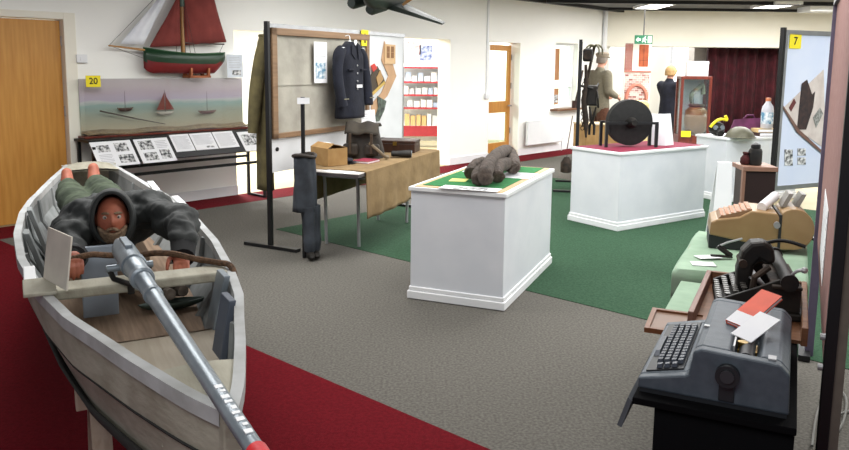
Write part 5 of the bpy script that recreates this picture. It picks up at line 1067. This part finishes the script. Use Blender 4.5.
for row, (z, hh, nm) in enumerate(((.42, .24, 'lowest'), (.78, .16, 'second lowest'), (1.03, .17, 'middle'), (1.28, .18, 'second highest'))):
    x = .70
    for j in range(7):
        w = rnd.uniform(.07, .12); ci = rnd.choice((0, 0, 0, 1, 1, 4, 3)) if not (row == 0 and j > 2) else 2; h_ = hh * rnd.uniform(.55, 1)
        if x - w < -.1: break
        b = MB(); b.box(-w / 2, w / 2, -.06, .06, 0, h_); o = b.build('gift_box', gm[ci], None, 0, .004); o.matrix_world = SHM @ Matrix.Translation((x - w / 2, -.06 + .02 * (j % 2), z + .0005)); x -= w + .02
        tag(o, '%s gift box on the %s red edged shelf, %s from the right' % (GL[ci], nm, ('first', 'second', 'third', 'fourth', 'fifth', 'sixth', 'seventh')[j]), 'box', 'goods on the shop shelves')
for i, (px_, lb, m, w, h_) in enumerate((((421, 53), 'blue and white poster on the shop wall above the red shelves', mat('navy_print', (58, 76, 130), .6, c2=(190, 196, 214), scale=14), .3, .36), ((409, 48), 'white poster with pink letters on the shop wall above the red shelves', mat('pink_print', (238, 226, 224), .6, c2=(210, 150, 150), scale=14), .34, .3))):
    p = on_y(px_[0], px_[1], 16.39); sheet('poster', lb, 'poster', w, h_, [(.05, .05, .95, .95, m)], (p.x + .1, 16.396, p.z - h_ / 2), (0, 0, 0))
p = on_y(430, 60, 16.39); 
tt = MB().box(-.6, .6, 0, .03, -.03, 0).build('notice_sheet', mat('orange_notice', (220, 110, 60), .8), None, 0); tt.data.transform(Matrix.Diagonal((.14, .2, 8, 1))); tt.location = on_y(262, 41, 16.3945) ; tag(tt, 'small orange notice on the far wall behind the olive coat', 'notice')

# ------------------------------------------------------------------ right side: panel 7, cabinet, sign board
P0 = Vector((3.11, 6.7, .004)); P1 = Vector((3.68, 6.97, .004)); pu = (P1 - P0).normalized(); pang = math.atan2(pu.y, pu.x); pl_ = (P1 - P0).length
pnn = Vector((pu.y, -pu.x, 0))
def ppix(x, y): 
    q = on_pl(x, y, P0 + pnn * .02, pnn); return (q - P0).dot(pu), q.z
p7 = thing('exhibition_stand', 'tall pale blue exhibition stand with a black post behind the tan adding machine', 'display panel', P0, pang)
MB().box(-.03, .0, -.02, .02, 0, 1.95).build('post', black_m, p7, 0); MB().box(pl_, pl_ + .04, -.02, .02, 0, 1.93).build('post', alu_m, p7, 0)
MB().box(0, pl_, -.012, .012, .56, 1.89).build('board', bluew_m, p7, 0)
MB().box(0, pl_, -.02, .02, 1.89, 1.93).build('top_rail', alu_m, p7, 0); MB().box(0, pl_, -.02, .02, .52, .56).build('bottom_rail', alu_m, p7, 0); MB().box(0, .03, -.02, .02, .56, 1.89).build('side_rail', alu_m, p7, 0)
for x in (-.03, pl_ + .02): MB().box(x - .03, x + .03, -.2, .2, 0, .025).build('foot', black_m, p7, 0)
x, z = ppix(795, 49); number_card('7', 'yellow card numbered 7 at the top of the pale blue stand', .145, .125, P0 + pu * x + pnn * .02 + Vector((0, 0, z)), pang)
def pcut(name, label, cat, pts, m, d=.014, th=.003):
    P = [ppix(*q) for q in pts]; cx = sum(q[0] for q in P) / len(P); cz = min(q[1] for q in P); b = MB(); b.px([(q[0] - cx, q[1] - cz) for q in P], 0, th); o = b.build(name, m, None, 0); o.location = P0 + pu * cx + pnn * (d + th) + Vector((0, 0, cz)); o.rotation_euler = (0, 0, pang); return tag(o, label, cat)
pcut('photo_cutout', 'large tilted pale photograph on the pale blue stand', 'photograph', [(784, 108), (824, 70), (826, 150), (798, 130)], mat('pale_tan_photo', (214, 204, 198), .7, c2=(196, 184, 178), scale=9))
pcut('photo_cutout', 'dark tool shape with two arms on the tilted photograph', 'photograph', [(797, 130), (800, 100), (802, 84), (807, 80), (812, 95), (815, 92), (813, 108), (806, 130)], mat('dark_brown_print', (66, 48, 46), .7, c2=(40, 34, 36), scale=20), .019)
pcut('photo_cutout', 'small dark red blot shape left of the dark tool shape', 'photograph', [(789, 108), (794, 99), (796, 103), (791, 112)], mat('dark_red_print', (104, 48, 48), .7), .019)
pcut('photo_cutout', 'grey speckled twig shape right of the dark tool shape', 'photograph', [(813, 118), (820, 108), (823, 114), (816, 128)], mat('grey_speckle', (170, 172, 168), .7, c2=(96, 96, 92), scale=40), .019)
pcut('brown_line', 'thin brown strip along the lower left edge of the tilted photograph', 'strip', [(783, 106), (799, 130), (824, 153), (824, 156), (797, 133), (783, 109)], mat('brown_strip', (120, 90, 80), .7), .020)
for i, (a, c, lb) in enumerate(((785, 150, 'tall dark print, left of the group low on the pale blue stand'), (798, 149, 'dark print, upper right of the group low on the pale blue stand'), (798, 158, 'dark print, lower right of the group low on the pale blue stand'))):
    pcut('photo_print', lb, 'photograph', [(a, c), (a + 8, c), (a + 8, c + (16 if i == 0 else 7)), (a, c + (16 if i == 0 else 7))], photo_m)
dcab = thing('dark_cabinet', 'small dark brown cabinet with a paler top before the far plinth', 'cabinet', (2.43, 5.55, .004), R(-6)); dcab.scale = (.86, .9, 1)
MB().box(-.115, .13, -.14, .14, .0, .86).build('body', mat('dark_brown_board', (44, 26, 24), .5), dcab, 0, .003); MB().box(-.14, .14, -.155, .155, .862, .895).build('top', mat('tan_top', (150, 112, 94), .5), dcab, 0, .003); MB().box(-.14, -.116, -.15, -.11, .0, .862).build('edge_strip', mat('tan_top', (150, 112, 94)), dcab, 0)
zz = .900
j = thing('black_jar', 'black ridged jar standing on the dark brown cabinet', 'jar', (2.42, 5.53, zz), 0); b = MB(); b.lathe([(.04, 0), (.048, .005), (.048, .10), (.04, .12), (.03, .125)], n=18); b.build('body', iron_m, j, 40); b = MB(); b.lathe([(.03, .124), (.034, .128), (.032, .15), (.006, .165)], n=16); b.build('stopper', black_m, j, 40)
j = thing('maroon_pouch', 'small maroon pouch beside the black jar on the dark cabinet', 'pouch', (2.36, 5.55, zz), 0); j.scale = (.8, .8, .8); b = MB(); b.lathe([(.035, 0), (.048, .02), (.045, .06), (.022, .09)], n=16); b.build('sack', mat('maroon_fur', (84, 34, 34), .95, c2=(60, 22, 24), scale=40, bump=.6), j, 60); b = MB(); b.lathe([(.02, .088), (.028, .10), (.03, .115)], n=14); b.build('neck', mat('maroon_fur', (84, 34, 34)), j, 60)
ab = thing('sign_board', 'white folding sign board standing left of the dark brown cabinet', 'sign board', (2.62, 6.6, .004), R(-10)); ab.scale = (.62, .8, .98)
b = MB(); b.hexa([(-.16, -.2, 0), (.12, -.2, 0), (.12, -.185, 0), (-.16, -.185, 0), (-.09, -.02, .80), (.10, -.02, .80), (.10, -.005, .80), (-.09, -.005, .80)]); b.build('front_leaf', white_m, ab, 0); b = MB(); b.hexa([(-.16, .185, 0), (.12, .185, 0), (.12, .2, 0), (-.16, .2, 0), (-.09, .005, .80), (.10, .005, .80), (.10, .02, .80), (-.09, .02, .80)]); b.build('rear_leaf', white_m, ab, 0)

# ------------------------------------------------------------------ right foreground frame: origin at the black post, x towards the screen, y away from the camera
Q0 = Vector((1.27, 2.3, 0)); QA = R(-26); QM4 = Matrix.Translation(Q0) @ R3(QA)
def Qp(x, y, z): return QM4 @ Vector((x, y, z))
fs_ = thing('folding_screen', 'tall mauve display screen with a black post at the right edge', 'display screen', Q0 + Vector((0, 0, .004)), QA)
MB().box(-.002, .032, -.02, .02, 0, 2.15).build('post', black_m, fs_, 0, .003); MB().box(.033, .06, .0, .03, 0, 2.12).build('edge_strip', mat('grey_brown_strip', (118, 108, 98), .8, scale=20), fs_, 0)
MB().box(.002, .046, 2.0, 2.04, 0, 1.93).build('post', purple_m, fs_, 0, .003)
MB().hexa([(.0, .021, .66), (.014, .021, .66), (.034, 2.0, .66), (.02, 2.0, .66), (.0, .021, 1.93), (.014, .021, 1.93), (.034, 2.0, 1.93), (.02, 2.0, 1.93)]).build('panel', mauve_m, fs_, 0)
MB().box(.002, .03, .021, 2.0, 1.93, 1.955).build('top_rail', black_m, fs_, 0)
MB().box(-.03, .03, -.25, .12, 0, .03).build('foot', black_m, fs_, 0); MB().box(-.03, .03, 1.9, 2.15, 0, .03).build('foot', black_m, fs_, 0)
for z in (.76, .66): b = MB(); b.cyl((-.016, -.0, z), (-.002, 0, z), .011); b.build('knob', steel_m, fs_)
o = sheet('text_sheet', 'white text sheet pinned low on the mauve screen by the green cloth', 'sheet', .62, .30, lines(.06, .94, .06, .94, 9), Qp(.0065, .98, .755), (0, 0, QA - R(90.57)), th=.002)
# black draped desk
dz = .685
dk_ = thing('desk', 'low desk draped in black cloth under the electric typewriter', 'desk', Qp(0, 0, .004), QA)
MB().box(-.49, -.075, -.55, .72, dz - .024, dz - .004).build('desktop', blackcloth_m, dk_, 0, .003); b = MB(); b.hexa([(-.525, -.57, .60), (-.512, -.57, .595), (-.512, -.25, .595), (-.525, -.25, .60), (-.502, -.55, dz - .006), (-.491, -.55, dz - .016), (-.491, -.2, dz - .016), (-.502, -.2, dz - .006)]); b.build('side_flap', mat('dark_grey_top', (72, 76, 82), .6), dk_, 0)
b = MB(); b.grid(lambda u, v: tuple(((-.43, -.53), (-.08, -.53), (-.08, .70), (-.44, .70))[int(u * 4) % 4][k] + (u * 4 % 1) * ((((-.43, -.53), (-.08, -.53), (-.08, .70), (-.44, .70))[(int(u * 4) + 1) % 4][k]) - ((-.43, -.53), (-.08, -.53), (-.08, .70), (-.44, .70))[int(u * 4) % 4][k]) + .008 * math.sin(u * 150) * (1 - v) for k in (0, 1)) + (v * (dz - .03),), 120, 4, closeu=True); b.build('cloth_skirt', blackcloth_m, dk_, 60, solid=.004)
# electric typewriter: x from keyboard (left) to back, y along its width
ZD = dz + .0005
tw = thing('electric_typewriter', 'blue grey electric typewriter with the keyboard to the left on the black desk', 'typewriter', Qp(-.485, -.505, ZD), QA)
Wt, Dt = .53, .39
prof = [(.0, .012), (.0, .042), (.125, .072), (.135, .078), (.145, .145), (.165, .155), (.235, .152), (.25, .12), (.30, .12), (.315, .150), (.36, .146), (.385, .12), (.39, .012)]
full = [(0, .012), (0, .042), (.125, .072), (.135, .078), (.145, .145), (.165, .155), (.36, .146), (.385, .12), (.39, .012)]
b = MB(); mpf = lambda u, v, w: (u, w, v)
b.prism(full, 0, .035, mpf); b.prism(prof, .035, Wt - .035, mpf); b.prism(full, Wt - .035, Wt, mpf)
b.build('case', tw_m, tw, 0, .006)
MB().box(.005, .385, .005, Wt - .005, 0, .014).build('base_pan', twdark_m, tw, 0)
b = MB(); b.hexa([(.016, .045, .044), (.118, .045, .0685), (.118, Wt - .045, .0685), (.016, Wt - .045, .044), (.014, .045, .05), (.116, .045, .0745), (.116, Wt - .045, .0745), (.014, Wt - .045, .05)]); b.build('keyboard_well', twdark_m, tw, 0)
def key(name, x, y, sx, sy):
    z = .05 + (x - .014) / .102 * .0245; b = MB(); b.hexa([(x - sx, y - sy, z), (x + sx, y - sy, z + .003), (x + sx, y + sy, z + .003), (x - sx, y + sy, z), (x - sx * .75, y - sy * .75, z + .011), (x + sx * .75, y - sy * .75, z + .014), (x + sx * .75, y + sy * .75, z + .014), (x - sx * .75, y + sy * .75, z + .011)]); return b.build(name, key_m, tw, 0)
for r_ in range(4):
    for c_ in range(14): key('key', .103 - r_ * .0195, .09 + (.006 * r_) + c_ * .0255, .0085, .0105)
key('space_bar', .103 - 4 * .0195, .25, .0085, .09)
for r_ in range(3): key('key', .09 - r_ * .02, .062, .0085, .010)
b = MB(); b.cyl((.275, .04, .128), (.275, Wt - .04, .128), .022, n=20); b.build('platen', twdark_m, tw)
for y in (-.022, Wt): b = MB(); b.tube([(.235, y, .096), (.235, y + .022, .096)], .031, 22); b.build('platen_knob', twdark_m, tw)
b = MB(); b.cyl((.235, -.028, .098), (.235, -.0221, .098), .018, n=18); b.build('knob_cap', mat('knob_grey', (52, 54, 58), .4), tw)
MB().box(.215, .255, -.006, 0, .02, .075).build('side_recess', twdark_m, tw, 0, .004)
MB().box(.15, .165, .2, .215, .150, .157).build('badge', steel_m, tw, 0)
b = MB(); b.box(.25, .30, .10, .16, .12, .134); b.cyl((.262, .13, .134), (.262, .13, .15), .014); b.build('type_element', brass_m, tw, 0)
b = MB(); b.box(.24, .245, .06, Wt - .06, .14, .158); b.build('paper_bail', steel_m, tw, 0); b = MB()
b.box(.33, .35, .02, .05, .147, .152); b.build('lever', steel_m, tw, 0)
bkM = Matrix.Translation(Qp(-.205, -.19, ZD + .186)) @ R3(QA + R(-34)) @ Matrix.Rotation(R(24), 4, 'X') @ Matrix.Rotation(R(4), 4, 'Y') @ Matrix.Diagonal((.62, .68, .8, 1))
bk = thing('book', 'orange red booklet leaning across the top of the electric typewriter', 'book', (0, 0, 0)); bk.matrix_world = bkM
MB().box(-.055, .055, -.13, .13, 0, .004).box(-.055, .055, -.13, .13, .014, .018).box(-.055, -.05, -.13, .13, .004, .014).build('cover', orange_m, bk, 0); MB().box(-.049, .053, -.127, .127, .004, .014).build('pages', paper_m, bk, 0); MB().box(-.054, .054, -.129, -.05, .0182, .0188).build('white_panel', paper_m, bk, 0)
cdM = Matrix.Translation(Qp(-.195, -.315, ZD + .178)) @ R3(QA + R(-34)) @ Matrix.Rotation(R(20), 4, 'X') @ Matrix.Rotation(R(6), 4, 'Y') @ Matrix.Diagonal((.66, .66, 1, 1))
cd_ = MB().box(-.05, .05, -.10, .10, 0, .003).build('caption_card', paper_m, None, 0); cd_.matrix_world = cdM; tag(cd_, 'white card lying tilted in the typewriter beside the orange booklet', 'card')
cp_ = MB().box(-.03, .03, -.04, .04, 0, .003).build('caption_card', paper_m, None, 0); cp_.matrix_world = Matrix.Translation(Qp(-.43, .07, ZD)) @ R3(QA); tag(cp_, 'small white card on the black desk past the far end of the typewriter keyboard', 'card')
# framed board sticking out
fb = thing('glazed_tray', 'flat brown wooden framed tray sticking out left past the typewriter', 'tray', Qp(-.455, .12, dz + .004), QA + R(3)); fb.scale = (.82, .9, .8)
MB().box(-.12, .1, -.12, .12, 0, .012).build('panel', mat('rose_brown_panel', (124, 94, 74), .5), fb, 0)
for x0, x1, y0, y1 in ((-.13, .11, -.135, -.115), (-.13, .11, .115, .135), (-.13, -.11, -.115, .115), (.09, .11, -.115, .115)): MB().box(x0, x1, y0, y1, 0, .022).build('frame_rail', mat('tray_frame', (122, 76, 44), .5), fb, 0)
# wooden case base with the old black typewriter
gc2 = MB().box(-.53, -.09, .24, .73, 0, .003).build('cloth_runner', gcloth_m, None, 0); gc2.matrix_world = Matrix.Translation((0, 0, dz + .0002)) @ QM4; tag(gc2, 'pale green cloth lying on the black desk under the wooden case base', 'cloth')
tr_ = thing('typewriter_case_base', 'open brown wooden case base behind the electric typewriter', 'case', Qp(-.2, .40, dz + .0235), QA)
tr_.location = Qp(-.222, .40, dz + .0035)
MB().box(-.19, .17, -.28, .30, .0, .012).build('board', midwood_m, tr_, 0)
MB().box(-.205, -.185, -.30, .32, .0, .065).build('side_rail', wood('rose_wood_rail', (132, 96, 82), (108, 74, 62), 'y', .5), tr_, 0, .003); MB().box(.155, .175, -.30, .32, .0, .065).build('side_rail', midwood_m, tr_, 0, .003)
MB().box(-.185, .155, .30, .32, 0, .065).build('end_rail', midwood_m, tr_, 0, .003)
ot = thing('antique_typewriter', 'black cast iron antique typewriter with a tall curved arch in the wooden case base', 'typewriter', Qp(-.222, .47, dz + .016), QA + R(8))
MB().box(-.15, .15, -.17, .17, 0, .03).build('base_frame', iron_m, ot, 0, .008)
for y in (-.15, .15): b = MB(); b.pyz([(0, 0)], 0, 0) if False else b.px([(-.15, .03), (.13, .03), (.13, .12), (.06, .15), (-.02, .11), (-.15, .05)], y - .008, y + .008); b.build('side_plate', iron_m, ot, 0, .003)
b = MB(); b.cyl((.08, -.21, .155), (.08, .2, .155), .023, n=18); b.build('roller', mat('black_rubber', (22, 22, 22), .6), ot); 
for y in (-.225, .205): b = MB(); b.cyl((.08, y, .155), (.08, y + .016, .155), .03, n=18); b.build('roller_knob', iron_m, ot)
MB().box(.03, .13, -.18, .18, .118, .13).build('carriage', rust_m, ot, 0, .004)
for r_ in range(4):
    for c_ in range(9):
        b = MB(); x = -.14 + r_ * .028; y = -.12 + c_ * .029 + .006 * (r_ % 2); b.cyl((x, y, .035 + r_ * .014), (x, y, .052 + r_ * .014), .003, n=6); b.cyl((x, y, .052 + r_ * .014), (x, y, .056 + r_ * .014), .0105, n=10); b.build('key', mat('old_key', (70, 68, 64), .35), ot)
for i in range(12): b = MB(); a = R(-70 + i * 12.7); b.tube([(.0 - .04 * math.cos(a), .09 * math.sin(a), .12), (.03, .02 * math.sin(a), .075)], .004, 6); b.build('type_bar', steel_m, ot)
b = MB(); b.px([(-.075, .03), (-.08, .14), (-.065, .215), (-.035, .25), (.01, .258), (.045, .235), (.055, .18), (.03, .17), (.0, .185), (-.02, .16), (-.025, .1), (-.02, .03)], -.045, .045); b.build('hood_casting', iron_m, ot, 0, .018)
for s_ in (-1, 1): b = MB(); b.tube([(-.03, s_ * .08, .03), (-.02, s_ * .085, .13), (.03, s_ * .07, .17)], .012, 8); b.build('side_bracket', rust_m, ot)
b = MB(); b.cyl((-.06, -.06, .17), (-.06, .06, .17), .016, n=12); b.build('ribbon_spool', rust_m, ot)
b = MB(); b.tube(smoothpts([Vector(q) for q in ((.02, 0, .245), (.06, -.02, .262), (.10, -.03, .262), (.15, -.04, .25))]), .007, 8); b.build('lever', iron_m, ot)
b = MB(); b.tube(smoothpts([Vector(q) for q in ((.08, -.2, .17), (.10, -.22, .20), (.12, -.24, .21))]), .006, 8); b.ball((.12, -.24, .21), .012, 8); b.build('carriage_lever', steel_m, ot)
hp = thing('hole_punch', 'grey metal bar tool lying in front of the antique typewriter', 'tool', Qp(-.30, .17, dz + .0235), QA + R(-40)); MB().box(-.12, .12, -.022, .022, .0, .02).build('base', mat('grey_green_metal', (92, 98, 96), .4, .4), hp, 0, .004); b = MB(); b.cyl((-.12, 0, .038), (.12, 0, .038), .018); b.build('bar', steel_m, hp)
hp.location = Qp(-.25, .19, dz + .016)
# green cloth table
gt = thing('table', 'small table under a pale green cloth behind the antique typewriter', 'table', Qp(0, 0, .004), QA)
GZ = .735; gx0, gx1, gy0, gy1 = -.56, -.04, .76, 1.62
MB().box(gx0, gx1, gy0, gy1, GZ - .03, GZ - .008).build('tabletop', midwood_m, gt, 0)
for x in (gx0 + .04, gx1 - .04):
    for y in (gy0 + .05, gy1 - .05): MB().box(x - .018, x + .018, y - .018, y + .018, 0, GZ - .03).build('leg', midwood_m, gt, 0)
b = MB()
def gcf(u, v):
    k = -.20 + u * (gx1 - gx0 + .20); l = -.12 + v * (gy1 - gy0 + .24); x = gx0 + max(k, 0); y = gy0 + min(max(l, 0), gy1 - gy0); dx = max(0, -k); dl = max(0, -l, l - (gy1 - gy0)); z = GZ - .002 + .003 * math.sin(x * 20 + y * 13)
    dd = max(dx, dl); return (x - .012 * (dx > 0) - .03 * dx * (1 + math.sin(y * 23)) - .0, y + (-.01 if l < 0 else .01 if l > gy1 - gy0 else 0) * (dl > 0), z - dd)
b.grid(gcf, 40, 56); gcl = b.build('table_cloth', gcloth_m, None, 50, solid=.004); gcl.location = Qp(0, 0, 0); gcl.rotation_euler = (0, 0, QA); tag(gcl, 'pale green cloth draped over the small table under the tan adding machine', 'tablecloth')
ZG = GZ + .0045
cp_ = MB().box(-.05, .05, -.035, .035, 0, .002).build('caption_card', paper_m, None, 0); cp_.matrix_world = Matrix.Translation(on_z(703, 264, ZG)) @ R3(R(-8)); tag(cp_, 'white card lying flat near the left edge of the green cloth', 'card')
cp_ = MB().box(-.055, .055, -.03, .03, 0, .002).build('caption_card', paper_m, None, 0); cp_.matrix_world = Matrix.Translation(on_z(708, 257, ZG + .002)) @ R3(R(10)); tag(cp_, 'white card half under the small black stapler on the green cloth', 'card')
sp_ = thing('stapler', 'small black hand tool in front of the tan adding machine', 'tool', on_z(722, 257, ZG + .003), R(-18)); MB().box(-.05, .045, -.012, .012, 0, .008).build('base', iron_m, sp_, 0, .002); b = MB(); b.tube([(.04, 0, .008), (.0, 0, .035), (-.02, 0, .05)], .012, 8); b.build('body', iron_m, sp_); b = MB(); b.tube([(-.02, 0, .048), (.02, -.0, .07), (.08, -.01, .095)], .005, 8); b.build('lever', steel_m, sp_)
# adding machine: side faces the camera; local x right along the side, y away
amx = thing('adding_machine', 'large tan adding machine with a round drum end on the green cloth', 'adding machine', on_z(707.5, 248, ZG), R(-18)); amx.scale = (1, 1, 1.12)
sc_ = (on_y(814, 250, 3.45).x - on_y(714, 250, 3.45).x) / 100 * .91
def px2(x, y): return ((x - 714) * sc_, (250 - y) * sc_)
Da = .25
b = MB(); b.px([px2(*q) for q in ((715, 250), (786, 250), (786, 240), (715, 236))], .01, Da - .01); b.build('base', twdark_m, amx, 0, .003)
b = MB(); b.px([px2(*q) for q in ((715, 236), (716, 223), (722, 220), (746, 216), (758, 209), (784, 210), (787, 215), (787, 244), (760, 242))], 0, Da); b.build('body', add_m, amx, 0, .006)
b = MB(); b.px([px2(*q) for q in ((722, 221), (726, 217), (758, 207.5), (759, 209), (746, 217))], .02, Da - .02); b.build('keyboard', mat('tan_keyboard', (150, 120, 90), .5), amx, 0)
for r_ in range(6):
    for c_ in range(8):
        x, z = px2(728 + r_ * 5.4, 216.5 - r_ * 1.65); b = MB(); y = .035 + c_ * .025; b.box(x - .008, x + .008, y - .010, y + .010, z - .006, z + .004); b.build('key', addkey_m, amx, 0, .002)
cxd, czd = px2(802, 225); rd_ = 20.5 * sc_
b = MB(); poly = [px2(788.5, 246), px2(788.5, 212)] + [(cxd + rd_ * math.cos(R(130 - i * 15)), czd + rd_ * math.sin(R(130 - i * 15))) for i in range(16)]
b.px(poly, 0, Da); b.build('drum_cover', add_m, amx, 0, .004)
x, z = px2(784, 221); b = MB(); b.cyl((x, -.02, z), (x, 0, z), .014); b.build('side_knob', steel_m, amx)
b = MB(); b.box(*sorted((px2(787, 0)[0] - .003, px2(788.5, 0)[0] + .003)), -.002, Da, px2(0, 246)[1], px2(0, 211)[1]); b.build('seam_band', twdark_m, amx, 0)
for i, (x0_, x1_) in enumerate(((790, 797), (803, 810))):
    b = MB(); a = px2(x0_, 206); c = px2(x1_, 192); b.hexa([(a[0], .08, a[1]), (a[0] + .02, .08, a[1]), (a[0] + .02, .2, a[1]), (a[0], .2, a[1]), (c[0], .08, c[1]), (c[0] + .02, .08, c[1]), (c[0] + .02, .2, c[1]), (c[0], .2, c[1])]); b.build('paper_arm', mat('grey_metal', (150, 148, 142), .4, .3), amx, 0)
b = MB(); x, z = px2(776, 205); b.cyl((x - .03, .06, z - .008), (x + .045, .22, z + .022), .022); b.build('paper_roll', paper_m, amx)
# model aircraft
pf = on_y(390, -2, 5.2)
ma = thing('model_aircraft', 'dark green model aircraft hanging from the ceiling above the display screen', 'model aircraft', pf, 0)
acm = mat('dark_green_aircraft', (44, 54, 46), .5, c2=(34, 42, 38), scale=4); acu = mat('grey_violet_underside', (132, 128, 140), .5, scale=6)
tip = on_y(443.5, 23.5, 4.9) - pf; root = Vector((-.02, .0, -.03))
b = MB(); b.tube([(.25, .75, .22), (.2, .5, .15), (.06, .1, .03), (-.03, -.12, -.01), (-.1, -.32, -.03), (-.13, -.42, -.03)], [.03, .05, .075, .08, .06, .02], 16); b.build('fuselage', acm, ma, 50)
def wing(a, c, ch0, ch1, th, name):
    b = MB(); a = Vector(a); c = Vector(c); cd0 = Vector((.22, .62, .17)).normalized()
    prof_ = [(-.5, 0), (-.3, .5), (.1, .45), (.5, 0), (.1, -.25), (-.3, -.3)]
    vs = [p_ + cd0 * (u * ch) + Vector((0, 0, 1)) * v * th * ch for p_, ch in ((a, ch0), (c, ch1)) for u, v in prof_]
    b.add(vs, [tuple(range(5, -1, -1)), tuple(range(6, 12))] + [(i, (i + 1) % 6, 6 + (i + 1) % 6, 6 + i) for i in range(6)]); o = b.build(name, [acm, acu], ma, 0)
    for p_ in o.data.polygons:
        if p_.normal.z < -.2: p_.material_index = 1
    return o
wing(root, tip, .30, .08, .16, 'wing'); wing(root, (-.62, .1, .25), .30, .09, .16, 'wing')
for px_, py_ in ((380, 7), (362, 1)):
    q = on_y(px_, py_, 5.05) - pf; b = MB(); b.tube([q + Vector((.09, .16, .05)), q + Vector((.02, .02, .01)), q + Vector((-.05, -.09, -.02)), q + Vector((-.06, -.11, -.022))], [.02, .038, .04, .03], 12); b.build('engine', acm, ma, 40)
b = MB(); q = on_y(407, 2, 5.1) - pf; b.tube([q + Vector((-.03, 0, -.02)), q + Vector((.05, .0, .04))], [.008, .014], 6); b.build('propeller', varn_m, ma)
for x, y in ((0, .2), (-.1, -.25)): b = MB(); b.cyl((x, y, .03), (x, y, ZC - pf.z), .0015, n=5); b.build('hanging_wire', steel_m, ma)

b = MB(); cps = [on_z(x, y, .014) for x, y in ((812, 446), (818, 410), (832, 388), (846, 398), (842, 425), (826, 440), (834, 418), (852, 410))]
b.tube(smoothpts([Vector(p) for p in cps]), .006, 6); tag(b.build('cable', mat('dull_grey_cable', (120, 118, 114), .6), None, 60), 'thin grey cable looped on the carpet behind the black post', 'cable')
